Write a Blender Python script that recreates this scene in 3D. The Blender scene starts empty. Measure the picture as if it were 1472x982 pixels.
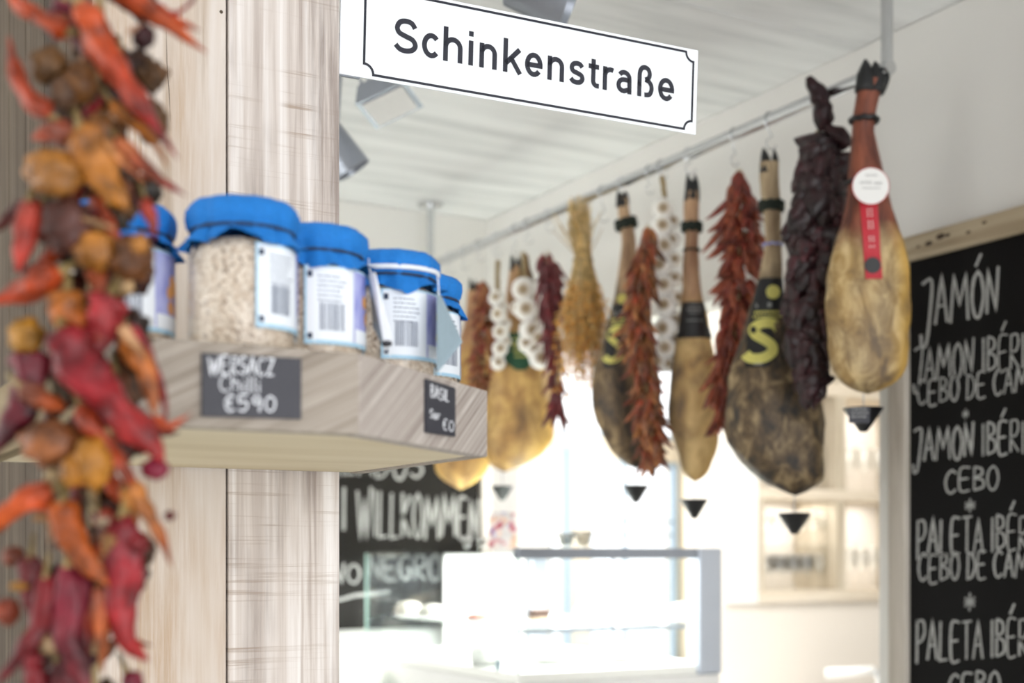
import bpy, bmesh, math, random
from math import sin, cos, pi, radians, sqrt, atan2
from mathutils import Vector, Matrix, noise
random.seed(11)

# ------------------------------------------------------------------ camera, world, lights, exposure
C = bpy.context.scene.collection
SC = bpy.context.scene
F = 1931.0
PHI = math.atan((736 + 333) / F)            # the camera looks 29 degrees to the right of the room's depth axis
S_, C_ = sin(PHI), cos(PHI)
EYE = 1.40
HZ = 795.0
cam_d = bpy.data.cameras.new('camera')
cam = bpy.data.objects.new('camera', cam_d)
C.objects.link(cam)
cam.location = (0, 0, EYE)
cam.rotation_euler = (pi / 2, 0, -PHI)
cam_d.sensor_width = 36
cam_d.lens = F / 1472 * 36
cam_d.shift_y = (HZ - 491) / 1472
cam_d.clip_start = 0.05
cam_d.dof.use_dof = True
cam_d.dof.focus_distance = 1.68
cam_d.dof.aperture_fstop = 3.4
SC.camera = cam
SC.view_settings.view_transform = 'Standard'
SC.view_settings.look = 'None'
SC.view_settings.exposure = 0.0
SC.view_settings.gamma = 1.0
SC.view_settings.use_curve_mapping = False

world = bpy.data.worlds.new('sky')
SC.world = world
world.use_nodes = True
bg = world.node_tree.nodes['Background']
bg.inputs[0].default_value = (0.95, 0.965, 1.0, 1)
bg.inputs[1].default_value = 2.6


def area(name, loc, target, sx, sy, power, col=(1, 1, 1)):
    d = bpy.data.lights.new(name, 'AREA')
    d.shape = 'RECTANGLE'
    d.size, d.size_y, d.energy, d.color = sx, sy, power, col
    o = bpy.data.objects.new(name, d)
    C.objects.link(o)
    o.location = loc
    o.rotation_euler = (Vector(target) - Vector(loc)).to_track_quat('-Z', 'Y').to_euler()
    return o


area('shop_front_daylight', (0.9, -2.6, 1.7), (0.9, 2.0, 1.5), 3.6, 2.4, 54, (1.0, 0.995, 0.985))
area('shop_side_daylight', (-3.3, 2.6, 1.5), (2.0, 2.6, 1.9), 3.4, 2.2, 90, (0.985, 1.0, 1.0))  # added fill for the walls and hams; the left wall has no window
area('back_room_window_light', (3.4, 5.9, 1.7), (2.6, 3.0, 1.6), 2.0, 1.6, 60, (0.97, 0.99, 1.0))
area('back_room_ceiling_light', (3.3, 3.6, 2.5), (3.5, 5.0, 1.3), 1.2, 1.0, 50, (1.0, 0.97, 0.92))  # added fill aimed at the cupboard; no ceiling fixture here


# ------------------------------------------------------------------ helpers
def lin(c, a=1.0):
    return tuple(((v / 255.0) / 12.92 if v / 255.0 <= 0.04045 else ((v / 255.0 + 0.055) / 1.055) ** 2.4) for v in c) + (a,)


def pt(px, py, z):
    """a point seen at a pixel of the photograph, z metres in front of the camera"""
    r = (px - 736) / F * z
    return Vector((z * S_ + r * C_, z * C_ - r * S_, EYE + z * (HZ - py) / F))


def zX(px, X):
    return X / (S_ + (px - 736) / F * C_)


def zY(px, Y):
    return Y / (C_ - (px - 736) / F * S_)


def onX(px, py, X):
    return pt(px, py, zX(px, X))


def onY(px, py, Y):
    return pt(px, py, zY(px, Y))


class MB:
    def __init__(s):
        s.v, s.f, s.c, s.uv = [], [], [], None

    def add(s, vs, fs, col=None):
        b = len(s.v)
        s.v += [tuple(v) for v in vs]
        s.f += [tuple(i + b for i in f) for f in fs]
        if col is None:
            col = [(1, 1, 1, 1)] * len(vs)
        elif isinstance(col, tuple):
            col = [col] * len(vs)
        s.c += list(col)
        return s

    def box(s, x0, x1, y0, y1, z0, z1, col=None, M=None):
        vs = [Vector((x, y, z)) for z in (z0, z1) for y in (y0, y1) for x in (x0, x1)]
        if M is not None:
            vs = [M @ v for v in vs]
        return s.add(vs, [(0, 2, 3, 1), (4, 5, 7, 6), (0, 1, 5, 4), (2, 6, 7, 3), (0, 4, 6, 2), (1, 3, 7, 5)], col)

    def bbox(s, x0, x1, y0, y1, z0, z1, r=0.003, col=None, M=None):
        """box with chamfered edges"""
        bm = bmesh.new()
        bmesh.ops.create_cube(bm, size=1)
        for v in bm.verts:
            v.co = Vector((x0 if v.co.x < 0 else x1, y0 if v.co.y < 0 else y1, z0 if v.co.z < 0 else z1))
        bmesh.ops.bevel(bm, geom=bm.edges[:], offset=r, segments=2, affect='EDGES', profile=0.5)
        bm.verts.index_update()
        vs = [(M @ v.co) if M is not None else v.co.copy() for v in bm.verts]
        s.add(vs, [tuple(v.index for v in f.verts) for f in bm.faces], col)
        bm.free()
        return s

    def prism(s, poly, z0, z1, col=None, r=0):
        n = len(poly)
        vs = [(x, y, z0) for x, y in poly] + [(x, y, z1) for x, y in poly]
        fs = [tuple(range(n))[::-1], tuple(range(n, 2 * n))] + [(i, (i + 1) % n, n + (i + 1) % n, n + i) for i in range(n)]
        if r:
            bm = bmesh.new()
            bv = [bm.verts.new(v) for v in vs]
            for f in fs:
                bm.faces.new([bv[i] for i in f])
            bmesh.ops.recalc_face_normals(bm, faces=bm.faces[:])
            bmesh.ops.bevel(bm, geom=bm.edges[:], offset=r, segments=2, affect='EDGES', profile=0.5)
            bm.verts.index_update()
            s.add([v.co.copy() for v in bm.verts], [tuple(v.index for v in f.verts) for f in bm.faces], col)
            bm.free()
            return s
        return s.add(vs, fs, col)

    def tube(s, pts, rad, n=10, col=None, wr=0.0, wf=40.0, flat=1.0, seed=0.0, caps=True):
        """tube along points; rad is a number or a list; wr = wrinkle depth as a share of the radius"""
        pts = [Vector(p) for p in pts]
        m = len(pts)
        if not hasattr(rad, '__len__'):
            rad = [rad] * m
        t0 = (pts[1] - pts[0]).normalized()
        up = Vector((0, 0, 1)) if abs(t0.z) < 0.9 else Vector((0, 1, 0))
        nx = t0.cross(up).normalized()
        vs, cs = [], []
        for i, p in enumerate(pts):
            t = (pts[min(i + 1, m - 1)] - pts[max(i - 1, 0)]).normalized()
            nx = (nx - t * nx.dot(t)).normalized()
            ny = t.cross(nx)
            for k in range(n):
                a = 2 * pi * k / n
                d = nx * cos(a) + ny * sin(a) * flat
                r = rad[i]
                if wr:
                    q = p + d * r
                    w = noise.noise(Vector((a_wrap(a)[0] * 1.6, a_wrap(a)[1] * 1.6, i * 0.22 + seed)))
                    w2 = noise.noise(q * wf + Vector((seed, 0, 0)))
                    r *= 1 + wr * (w * 1.1 + w2 * 0.9)
                vs.append(p + d * r)
                if col is not None and not isinstance(col, tuple):
                    cs.append(col[i])
        fs = [(i * n + k, i * n + (k + 1) % n, (i + 1) * n + (k + 1) % n, (i + 1) * n + k) for i in range(m - 1) for k in range(n)]
        if caps:
            fs += [tuple(range(n))[::-1], tuple(range((m - 1) * n, m * n))]
        return s.add(vs, fs, cs if cs else col)

    def lathe(s, prof, n=24, center=(0, 0, 0), col=None, fn=None, M=None):
        """prof = list of (radius, z)"""
        vs, fs = [], []
        m = len(prof)
        for i, (r, z) in enumerate(prof):
            for k in range(n):
                a = 2 * pi * k / n
                rr, zz = (r, z) if fn is None else fn(r, z, a, i)
                v = Vector((rr * cos(a), rr * sin(a), zz))
                if M is not None:
                    v = M @ v
                vs.append(v + Vector(center))
        for i in range(m - 1):
            for k in range(n):
                fs.append((i * n + k, i * n + (k + 1) % n, (i + 1) * n + (k + 1) % n, (i + 1) * n + k))
        if prof[0][0] > 1e-6:
            fs.append(tuple(range(n))[::-1])
        if prof[-1][0] > 1e-6:
            fs.append(tuple(range((m - 1) * n, m * n)))
        return s.add(vs, fs, col if (col is None or isinstance(col, tuple)) else [col[i] for i in range(m) for k in range(n)])

    def mesh(s, name, mat, smooth=False):
        me = bpy.data.meshes.new(name)
        me.from_pydata(s.v, [], s.f)
        at = me.color_attributes.new('Col', 'FLOAT_COLOR', 'POINT')
        at.data.foreach_set('color', [x for c in s.c for x in c])
        if smooth:
            me.polygons.foreach_set('use_smooth', [True] * len(me.polygons))
        me.materials.append(mat)
        me.update()
        return me


def a_wrap(a):
    return (cos(a), sin(a))


class Thing:
    """an Empty at the base of a thing; its parts hang under it"""

    def __init__(s, name, label, cat, loc=(0, 0, 0), rz=0.0, group=None, kind=None):
        o = bpy.data.objects.new(name, None)
        C.objects.link(o)
        o.empty_display_size = 0.05
        o.location = loc
        o.rotation_euler = (0, 0, rz)
        if label:
            o['label'] = label
            o['category'] = cat
        if group:
            o['group'] = group
        if kind:
            o['kind'] = kind
        s.o = o
        s.M = Matrix.Translation(Vector(loc)) @ Matrix.Rotation(rz, 4, 'Z')
        s.Mi = s.M.inverted()

    def part(s, name, mb, mat, smooth=False, world=False, label=None, parent=None, kind=None):
        if world:
            mb.v = [tuple(s.Mi @ Vector(v)) for v in mb.v]
        ob = bpy.data.objects.new(name, mb.mesh(name, mat, smooth))
        C.objects.link(ob)
        ob.parent = parent if parent is not None else s.o
        if label:
            ob['label'] = label
        if kind:
            ob['kind'] = kind
        return ob


def single(name, mb, mat, label=None, cat=None, group=None, kind=None, smooth=False):
    ob = bpy.data.objects.new(name, mb.mesh(name, mat, smooth))
    C.objects.link(ob)
    if label:
        ob['label'] = label
    if cat:
        ob['category'] = cat
    if group:
        ob['group'] = group
    if kind:
        ob['kind'] = kind
    return ob


def autosmooth(ob, deg=40):
    me = ob.data
    me.polygons.foreach_set('use_smooth', [True] * len(me.polygons))
    bm = bmesh.new()
    bm.from_mesh(me)
    for e in bm.edges:
        if len(e.link_faces) == 2 and e.calc_face_angle(0) > radians(deg):
            e.smooth = False
    bm.to_mesh(me)
    bm.free()
    return ob


# ------------------------------------------------------------------ materials
class NT:
    def __init__(s, name):
        s.m = bpy.data.materials.new(name)
        s.m.use_nodes = True
        s.t = s.m.node_tree
        s.b = s.t.nodes['Principled BSDF']
        s.out = s.t.nodes['Material Output']

    def n(s, typ, **kw):
        nd = s.t.nodes.new(typ)
        for k, v in kw.items():
            if k.startswith('i_'):
                key = k[2:]
                nd.inputs[int(key) if key.isdigit() else key.replace('_', ' ')].default_value = v
            else:
                setattr(nd, k, v)
        return nd

    def l(s, a, b):
        s.t.links.new(a, b)

    def mixc(s, fac, a, b, mode='MIX'):
        nd = s.t.nodes.new('ShaderNodeMix')
        nd.data_type = 'RGBA'
        nd.blend_type = mode
        for sock, val in ((nd.inputs[0], fac), (nd.inputs[6], a), (nd.inputs[7], b)):
            if hasattr(val, 'is_linked') or hasattr(val, 'links'):
                s.l(val, sock)
            else:
                sock.default_value = val
        return nd.outputs[2]

    def ramp(s, fac, stops):
        nd = s.t.nodes.new('ShaderNodeValToRGB')
        e = nd.color_ramp.elements
        while len(e) < len(stops):
            e.new(0.5)
        for i, (p, c) in enumerate(stops):
            e[i].position = p
            e[i].color = c
        s.l(fac, nd.inputs[0])
        return nd.outputs[0]

    def noise(s, scale, detail=4, rough=0.55, vec=None, dist=0.0):
        nd = s.n('ShaderNodeTexNoise')
        nd.inputs['Scale'].default_value = scale
        nd.inputs['Detail'].default_value = detail
        nd.inputs['Roughness'].default_value = rough
        nd.inputs['Distortion'].default_value = dist
        if vec is not None:
            s.l(vec, nd.inputs['Vector'])
        return nd.outputs['Fac']

    def coord(s, scale=(1, 1, 1), loc=(0, 0, 0), rot=(0, 0, 0), kind='Object'):
        tc = s.n('ShaderNodeTexCoord')
        mp = s.n('ShaderNodeMapping')
        mp.inputs['Scale'].default_value = scale
        mp.inputs['Location'].default_value = loc
        mp.inputs['Rotation'].default_value = rot
        s.l(tc.outputs[kind], mp.inputs[0])
        return mp.outputs[0]

    def base(s, c, rough=0.6, metal=0.0):
        if isinstance(c, tuple):
            s.b.inputs['Base Color'].default_value = c
        else:
            s.l(c, s.b.inputs['Base Color'])
        s.b.inputs['Roughness'].default_value = rough
        s.b.inputs['Metallic'].default_value = metal
        return s

    def bump(s, h, strength=0.3, dist=0.01):
        nd = s.n('ShaderNodeBump')
        nd.inputs['Strength'].default_value = strength
        nd.inputs['Distance'].default_value = dist
        s.l(h, nd.inputs['Height'])
        s.l(nd.outputs[0], s.b.inputs['Normal'])
        return s


def m_plain(name, rgb, rough=0.6, metal=0.0, var=0.06, scale=8, bump=0.0):
    t = NT(name)
    c = lin(rgb)
    fac = t.noise(scale, 5)
    d = tuple(v * (1 - var * 2.2) for v in c[:3]) + (1,)
    t.base(t.ramp(fac, [(0.3, d), (0.7, c)]), rough, metal)
    if bump:
        t.bump(t.noise(scale * 6, 5), bump, 0.004)
    return t.m


def m_attr(name, rough=0.5, var=0.25, scale=60, bump=0.3, spec=0.5, coat=0.0, speck=None):
    """colour from the mesh's own colour attribute, broken up by noise"""
    t = NT(name)
    a = t.n('ShaderNodeAttribute', attribute_name='Col')
    v = t.coord()
    fac = t.noise(scale, 6, 0.6, v)
    dark = t.mixc(1.0, a.outputs['Color'], (1 - var * 1.6,) * 3 + (1,), 'MULTIPLY')
    lite = t.mixc(1.0, a.outputs['Color'], (1 + var,) * 3 + (1,), 'MULTIPLY')
    rr = t.ramp(fac, [(0.35, (0, 0, 0, 1)), (0.65, (1, 1, 1, 1))])
    c = t.mixc(rr, dark, lite)
    if speck:
        f2 = t.ramp(t.noise(scale * 0.35, 4, 0.5, v), [(0.55, (0, 0, 0, 1)), (0.72, (1, 1, 1, 1))])
        mul = t.n('ShaderNodeMath', operation='MULTIPLY')
        t.l(f2, mul.inputs[0])
        mul.inputs[1].default_value = 0.55
        c = t.mixc(mul.outputs[0], c, lin(speck))
    t.base(c, rough)
    t.b.inputs['Specular IOR Level'].default_value = spec
    t.b.inputs['Coat Weight'].default_value = coat
    t.b.inputs['Coat Roughness'].default_value = 0.25
    if bump:
        t.bump(fac, bump, 0.002)
    return t.m


def m_wood(name, cols, axis='Z', saw=0.0, grain=1.0, seed=0.0, rough=0.75, saw_col=(120, 100, 80), tilt=0.0, yaw=0.0, stain=0.0, stain_col=(140, 128, 122)):
    """cols = dark, mid, light; axis = direction of the grain; saw = strength of cross-cut saw lines"""
    t = NT(name)
    long, wide = 1.6, 38.0 * grain
    sc = {'X': (long, wide, wide), 'Y': (wide, long, wide), 'Z': (wide, wide, long)}[axis]
    if tilt or yaw:
        v = t.coord((1, 1, 1), rot=(0, 0, yaw))
        for rot_, sc_ in (((0, tilt, 0), (1, 1, 1)), ((0, 0, 0), sc)):
            mp = t.n('ShaderNodeMapping')
            mp.inputs['Rotation'].default_value = rot_
            mp.inputs['Scale'].default_value = sc_
            t.l(v, mp.inputs[0])
            v = mp.outputs[0]
    else:
        v = t.coord(sc, (seed, seed * 1.7, seed * 0.6))
    f1 = t.noise(1.0, 8, 0.62, v, 0.6)
    c = t.ramp(f1, [(0.28, lin(cols[0])), (0.47, lin(cols[1])), (0.66, lin(cols[2]))])
    v2 = t.coord(tuple(x * 0.16 for x in sc), (seed * 3, 2, 1))
    f2 = t.noise(1.0, 3, 0.5, v2)
    c = t.mixc(t.ramp(f2, [(0.42, (0, 0, 0, 1)), (0.68, (0.55, 0.55, 0.55, 1))]), c, lin(cols[1]))
    if saw:
        ss = {'X': (70, 2.2, 2.2), 'Y': (2.2, 70, 2.2), 'Z': (3.2, 3.2, 130)}[axis]
        v3 = t.coord(ss, (seed, 0, seed))
        f3 = t.noise(1.0, 4, 0.7, v3)
        v4 = t.coord((14, 14, 3.5), (seed, 0, seed))
        f4 = t.noise(1.0, 2, 0.5, v4)
        mm = t.n('ShaderNodeMath', operation='MULTIPLY')
        t.l(t.ramp(f3, [(0.55, (0, 0, 0, 1)), (0.68, (saw, saw, saw, 1))]), mm.inputs[0])
        t.l(t.ramp(f4, [(0.36, (0, 0, 0, 1)), (0.6, (1, 1, 1, 1))]), mm.inputs[1])
        c = t.mixc(mm.outputs[0], c, lin(saw_col))
    if stain:
        f5 = t.noise(1.0, 3, 0.5, t.coord((13, 13, 3.2), (stain, 0, stain * 2)))
        f6 = t.noise(1.0, 6, 0.7, t.coord((160, 160, 6), (stain, 0, 0)))
        mm = t.n('ShaderNodeMath', operation='MULTIPLY')
        t.l(t.ramp(f5, [(0.46, (0, 0, 0, 1)), (0.62, (1, 1, 1, 1))]), mm.inputs[0])
        t.l(t.ramp(f6, [(0.35, (0.1, 0.1, 0.1, 1)), (0.65, (0.85, 0.85, 0.85, 1))]), mm.inputs[1])
        c = t.mixc(mm.outputs[0], c, lin(stain_col))
    t.base(c, rough)
    t.b.inputs['Specular IOR Level'].default_value = 0.25
    t.bump(f1, 0.35, 0.0015)
    return t.m


def m_glass(name, tint=(0.93, 0.97, 0.96), refl=1.0, edge=0.0):
    t = NT(name)
    t.t.nodes.remove(t.b)
    tr = t.n('ShaderNodeBsdfTransparent')
    tr.inputs[0].default_value = tint + (1,)
    gl = t.n('ShaderNodeBsdfGlossy')
    gl.inputs['Roughness'].default_value = 0.02
    fr = t.n('ShaderNodeLayerWeight')
    fr.inputs[0].default_value = 0.5
    pw_ = t.n('ShaderNodeMath', operation='POWER')
    t.l(fr.outputs['Facing'], pw_.inputs[0])
    pw_.inputs[1].default_value = 4.0
    mul = t.n('ShaderNodeMath', operation='MULTIPLY_ADD')
    t.l(pw_.outputs[0], mul.inputs[0])
    mul.inputs[1].default_value = refl * 0.8
    mul.inputs[2].default_value = edge + 0.03
    mul.use_clamp = True
    mx = t.n('ShaderNodeMixShader')
    t.l(mul.outputs[0], mx.inputs[0])
    t.l(tr.outputs[0], mx.inputs[1])
    t.l(gl.outputs[0], mx.inputs[2])
    t.l(mx.outputs[0], t.out.inputs[0])
    return t.m


def m_emit(name, rgb, strength):
    t = NT(name)
    t.b.inputs['Base Color'].default_value = lin(rgb)
    t.b.inputs['Emission Color'].default_value = lin(rgb)
    t.b.inputs['Emission Strength'].default_value = strength
    return t.m


M = {}
M['wall'] = m_plain('painted_plaster', (231, 229, 224), 0.9, var=0.012, scale=3, bump=0.05)
M['wall_back_room'] = m_plain('cream_plaster', (240, 228, 208), 0.9, var=0.01, scale=3)
M['wall_pink'] = m_plain('warm_white_plaster', (236, 229, 220), 0.9, var=0.01, scale=3)
M['floor'] = m_plain('floor_boards', (206, 206, 202), 0.6, var=0.08, scale=6)
M['wood_left'] = m_wood('whitewashed_plank_warm', [(172, 154, 136), (207, 195, 184), (219, 211, 205)], 'Z', 0.0, 0.8, 1.0, stain=8.2, stain_col=(180, 152, 124))
M['wood_right'] = m_wood('whitewashed_plank_sawn', [(150, 134, 126), (208, 198, 191), (238, 233, 230)], 'Z', 0.75, 2.0, 4.2, saw_col=(158, 138, 122), stain=3.7)
M['wood_dark'] = m_wood('shaded_brown_board', [(52, 42, 34), (76, 64, 52), (98, 86, 72)], 'Z', 0.0, 1.0, 7.0)  # dark brown wood, deepened to carry the shade of the pillar's left side
M['wood_shelf'] = m_wood('rough_sawn_shelf_face', [(112, 100, 90), (152, 142, 131), (180, 170, 160)], 'X', 0.0, 5.0, 2.0, tilt=0.45)
M['wood_shelf_x'] = m_wood('rough_sawn_shelf_chamfer', [(126, 115, 108), (168, 158, 151), (194, 186, 180)], 'X', 0.0, 7.0, 9.0, tilt=0.6, yaw=-0.69)
M['wood_shelf_y'] = m_wood('rough_sawn_shelf_side', [(90, 76, 54), (124, 108, 80), (148, 132, 104)], 'Y', 0.0, 1.0, 12.0)  # dimness of the shelf's left side is put into this darker tone
M['wood_under'] = m_wood('smooth_pale_underside', [(190, 174, 142), (210, 196, 166), (220, 208, 182)], 'X', 0.0, 0.25, 5.0)
M['wood_frame'] = m_wood('weathered_frame', [(120, 100, 74), (176, 160, 134), (200, 186, 160)], 'Y', 0.0, 0.6, 3.0)
M['wood_frame_z'] = m_wood('weathered_frame_upright', [(150, 138, 124), (184, 176, 164), (204, 196, 186)], 'Z', 0.0, 0.6, 3.0)
M['wood_cab'] = m_wood('pale_cabinet_board', [(196, 180, 158), (218, 205, 186), (230, 220, 204)], 'X', 0.0, 0.5, 8.0)
M['steel'] = m_plain('brushed_steel', (215, 217, 219), 0.17, 1.0, var=0.03)
M['steel_grey'] = m_plain('grey_painted_metal', (150, 156, 166), 0.4, 0.3, var=0.03)
M['silver'] = m_plain('anodised_silver', (188, 196, 208), 0.35, 0.6, var=0.02)
M['lamp_grey'] = m_plain('lamp_housing', (158, 164, 174), 0.35, 0.4, var=0.02)
M['white_enamel'] = NT('white_enamel').base(lin((240, 243, 248)), 0.12).m
M['ink'] = NT('dark_ink').base(lin((38, 40, 52)), 0.10).m
M['board'] = m_plain('blackboard', (19, 18, 18), 0.7, var=0.12, scale=5)
M['board_far'] = m_plain('blackboard_far', (38, 36, 33), 0.5, var=0.1, scale=4)
M['slate'] = m_plain('price_slate', (58, 58, 66), 0.6, var=0.08, scale=20)
t = NT('chalk')
t.base(t.ramp(t.noise(90, 4), [(0.3, lin((120, 120, 118))), (0.62, lin((196, 196, 192)))]), 0.9)
M['chalk'] = t.m
M['chalk_bright'] = m_plain('bright_chalk', (228, 230, 236), 0.9)
M['white'] = m_plain('matt_white', (244, 243, 240), 0.6, var=0.01)
M['blue_cloth'] = m_plain('blue_cloth', (12, 122, 208), 0.75, var=0.10, scale=30, bump=0.25)
M['elastic'] = m_plain('dark_elastic', (38, 52, 78), 0.7)
M['white_band'] = m_plain('white_elastic', (232, 236, 242), 0.6)
M['label_paper'] = m_plain('label_paper', (232, 238, 246), 0.5, var=0.03, scale=60)
M['label_edge'] = m_plain('label_edge_blue', (168, 208, 232), 0.5)
M['label_ink'] = m_plain('label_ink', (120, 128, 146), 0.6)
M['card'] = m_plain('grey_blue_card', (150, 170, 182), 0.55, var=0.04)
t = NT('label_picture')
v = t.coord((60, 60, 26))
f = t.noise(1.0, 3, 0.5, v)
t.base(t.mixc(0.3, t.ramp(f, [(0.3, lin((96, 104, 186))), (0.5, lin((176, 178, 226))), (0.7, lin((214, 222, 244)))]), lin((120, 130, 200))), 0.45)
M['picture'] = t.m
M['picture_orange'] = m_plain('picture_orange', (238, 168, 90), 0.5, var=0.15, scale=120)
M['picture_yellow'] = m_plain('picture_yellow', (240, 214, 110), 0.5, var=0.15, scale=120)
t = NT('coarse_salt')
vo = t.n('ShaderNodeTexVoronoi')
vo.inputs['Scale'].default_value = 330
t.l(t.coord(), vo.inputs['Vector'])
c1 = t.ramp(vo.outputs['Color'], [(0.1, lin((136, 110, 88))), (0.3, lin((198, 176, 154))), (0.65, lin((230, 216, 200)))])
f = t.noise(26, 3)
t.base(t.mixc(t.ramp(f, [(0.4, (0, 0, 0, 1)), (0.7, (0.6, 0.6, 0.6, 1))]), c1, lin((222, 212, 200))), 0.5)
t.bump(vo.outputs['Distance'], 0.6, 0.003)
M['salt'] = t.m
M['glass'] = m_glass('clear_glass', (0.985, 0.99, 0.985), 1.0, 0.05)
M['glass_jar'] = m_glass('jar_glass', (0.985, 0.985, 0.98), 0.8)
M['glass_case'] = m_glass('case_glass', (0.955, 0.975, 0.975), 1.0, 0.0)
M['glass_edge'] = NT('green_glass_edge').base(lin((176, 206, 196)), 0.2).m
M['black_plastic'] = m_plain('black_plastic', (24, 24, 26), 0.35, var=0.05)
M['dark_rope'] = m_plain('dark_green_twine', (34, 44, 34), 0.8, var=0.2, scale=60)
M['twine'] = m_plain('straw_twine', (170, 148, 108), 0.85, var=0.15, scale=60)
M['pepper'] = m_attr('dried_pepper_skin', 0.40, 0.42, 48, 0.9, 0.32, 0.04, speck=(52, 22, 14))
M['pepper_small'] = m_attr('dried_chili_skin', 0.45, 0.30, 70, 0.3, 0.5, 0.1)
M['garlic'] = m_attr('garlic_skin', 0.55, 0.07, 60, 0.2)
M['straw'] = m_attr('straw', 0.75, 0.25, 60, 0.1)
M['hoof'] = m_plain('dark_hoof', (30, 31, 33), 0.45, var=0.2, scale=40, bump=0.3)
M['food'] = m_attr('food', 0.6, 0.1, 30, 0.2)
M['flower'] = m_attr('printed_bag', 0.5, 0.12, 40, 0.1)


def m_ham(name, a, b, c, scale=14, t1=0.40, t2=0.60, rough=0.5):
    """a base fat colour, b brown mould, c dark mould, leg colour comes in by attribute alpha-like red channel"""
    t = NT(name)
    v = t.coord((1, 1, 0.55))
    f1 = t.noise(scale, 8, 0.62, v, 0.8)
    f2 = t.noise(scale * 3.2, 6, 0.6, v, 0.4)
    col = t.ramp(f1, [(t1 - 0.1, lin(c)), (t1 + 0.03, lin(b)), (t2, lin(a))])
    col = t.mixc(t.ramp(f2, [(0.45, (0, 0, 0, 1)), (0.66, (0.5, 0.5, 0.5, 1))]), col, lin(b))
    at = t.n('ShaderNodeAttribute', attribute_name='Col')
    sep = t.n('ShaderNodeSeparateColor')
    t.l(at.outputs['Color'], sep.inputs[0])
    leg = t.n('ShaderNodeRGB')
    leg.outputs[0].default_value = (0.5, 0.5, 0.5, 1)
    legc = t.mixc(t.ramp(t.noise(22, 6, 0.6, t.coord((1.6, 1.6, 0.3))), [(0.35, (0, 0, 0, 1)), (0.65, (1, 1, 1, 1))]), M_LEG[name][0], M_LEG[name][1])
    col = t.mixc(sep.outputs[0], col, legc)
    fat = t.n('ShaderNodeRGB')
    col = t.mixc(sep.outputs[1], col, lin(M_LEG[name][2]))
    pf = t.ramp(f1, [(0.40, (1, 1, 1, 1)), (0.62, (0.35, 0.35, 0.35, 1))])
    pm = t.n('ShaderNodeMath', operation='MULTIPLY')
    t.l(pf, pm.inputs[0]); t.l(sep.outputs[2], pm.inputs[1])
    col = t.mixc(pm.outputs[0], col, lin((104, 88, 72)))
    t.base(col, rough)
    t.b.inputs['Specular IOR Level'].default_value = 0.45
    t.bump(f1, 0.45, 0.01)
    return t.m


M_LEG = {
    'ham_front': (lin((84, 42, 32)), lin((150, 84, 60)), (222, 176, 84)),
    'ham_mould': (lin((136, 112, 84)), lin((198, 176, 140)), (176, 150, 104)),
    'ham_mould_far': (lin((136, 104, 78)), lin((200, 168, 130)), (188, 158, 104)),
    'ham_blond': (lin((140, 98, 74)), lin((196, 160, 122)), (222, 184, 110)),
    'ham_tan': (lin((150, 104, 72)), lin((200, 160, 118)), (232, 188, 96)),
}
M['ham_front'] = m_ham('ham_front', (216, 190, 140), (168, 136, 82), (104, 84, 62), 22, 0.42, 0.60)
M['ham_mould'] = m_ham('ham_mould', (176, 154, 116), (98, 80, 56), (40, 36, 34), 30, 0.50, 0.70)
M['ham_mould_far'] = m_ham('ham_mould_far', (184, 158, 116), (100, 80, 54), (40, 36, 34), 20, 0.50, 0.70)
M['ham_blond'] = m_ham('ham_blond', (224, 192, 132), (188, 152, 96), (96, 78, 60), 15, 0.36, 0.58)
M['ham_tan'] = m_ham('ham_tan', (214, 176, 108), (168, 128, 74), (100, 76, 54), 12, 0.40, 0.60)

for k_ in ('board', 'board_far'):
    M[k_].node_tree.nodes['Principled BSDF'].inputs['Specular IOR Level'].default_value = 0.15
# ------------------------------------------------------------------ the setting
CEIL = EYE + 1.216
WX = 2.30       # right wall and its header
BY = 4.345      # back wall
mb = MB(); mb.box(-3.6, 6.2, -3.2, 6.6, -0.1, 0)
single('floor', mb, M['floor'], kind='structure')

# ceiling: cast concrete with the marks of its shuttering boards
rt = Thing('ceiling', None, None, (0, 0, CEIL), kind='structure')
t = NT('cast_concrete')
v = t.coord((0.9, 9, 1), rot=(0, 0, 0.06))
f1 = t.noise(1.4, 7, 0.6, v, 0.3)
t.base(t.ramp(f1, [(0.3, lin((210, 211, 210))), (0.5, lin((233, 233, 232))), (0.7, lin((242, 242, 241)))]), 0.9)
t.bump(f1, 0.3, 0.006)
M['concrete'] = t.m
y = -3.2
k = 0
while y < 6.6:
    w = 0.52 + 0.08 * random.random()
    mb = MB(); mb.bbox(-3.6, 6.2, y + 0.0006, y + w - 0.0006, 0.001 + 0.0025 * random.random(), 0.12, 0.001)
    ob = rt.part('panel', mb, M['concrete'])
    y += w
    k += 1
mb = MB(); mb.box(-3.6, 6.2, -3.2, 6.6, 0.02, 0.2)
rt.part('slab', mb, M['concrete'])

OPH = onX(1021, 432, WX).z      # underside of the header
mb = MB()
mb.box(WX, WX + 0.12, -3.2, 2.36, 0, CEIL)
mb.box(WX, WX + 0.12, 2.36, BY + 0.1, OPH, CEIL)
single('wall_right', mb, M['wall'], kind='structure')
mb = MB(); mb.box(-3.6, WX, BY, BY + 0.12, 0, CEIL)
single('wall_back', mb, M['wall'], kind='structure')
mb = MB(); mb.box(-3.7, -3.6, -3.2, 6.6, 0, CEIL)
single('wall_left', mb, M['wall'], kind='structure')
mb = MB(); mb.box(6.2, 6.3, -3.2, 6.6, 0, CEIL)
single('wall_far_right', mb, M['wall_back_room'], kind='structure')

# far wall of the back room with its windows (transom above, two windows below)
FY = 6.0


def fx(px): return onY(px, 700, FY).x
def fz(px, py): return onY(px, py, FY).z


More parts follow.
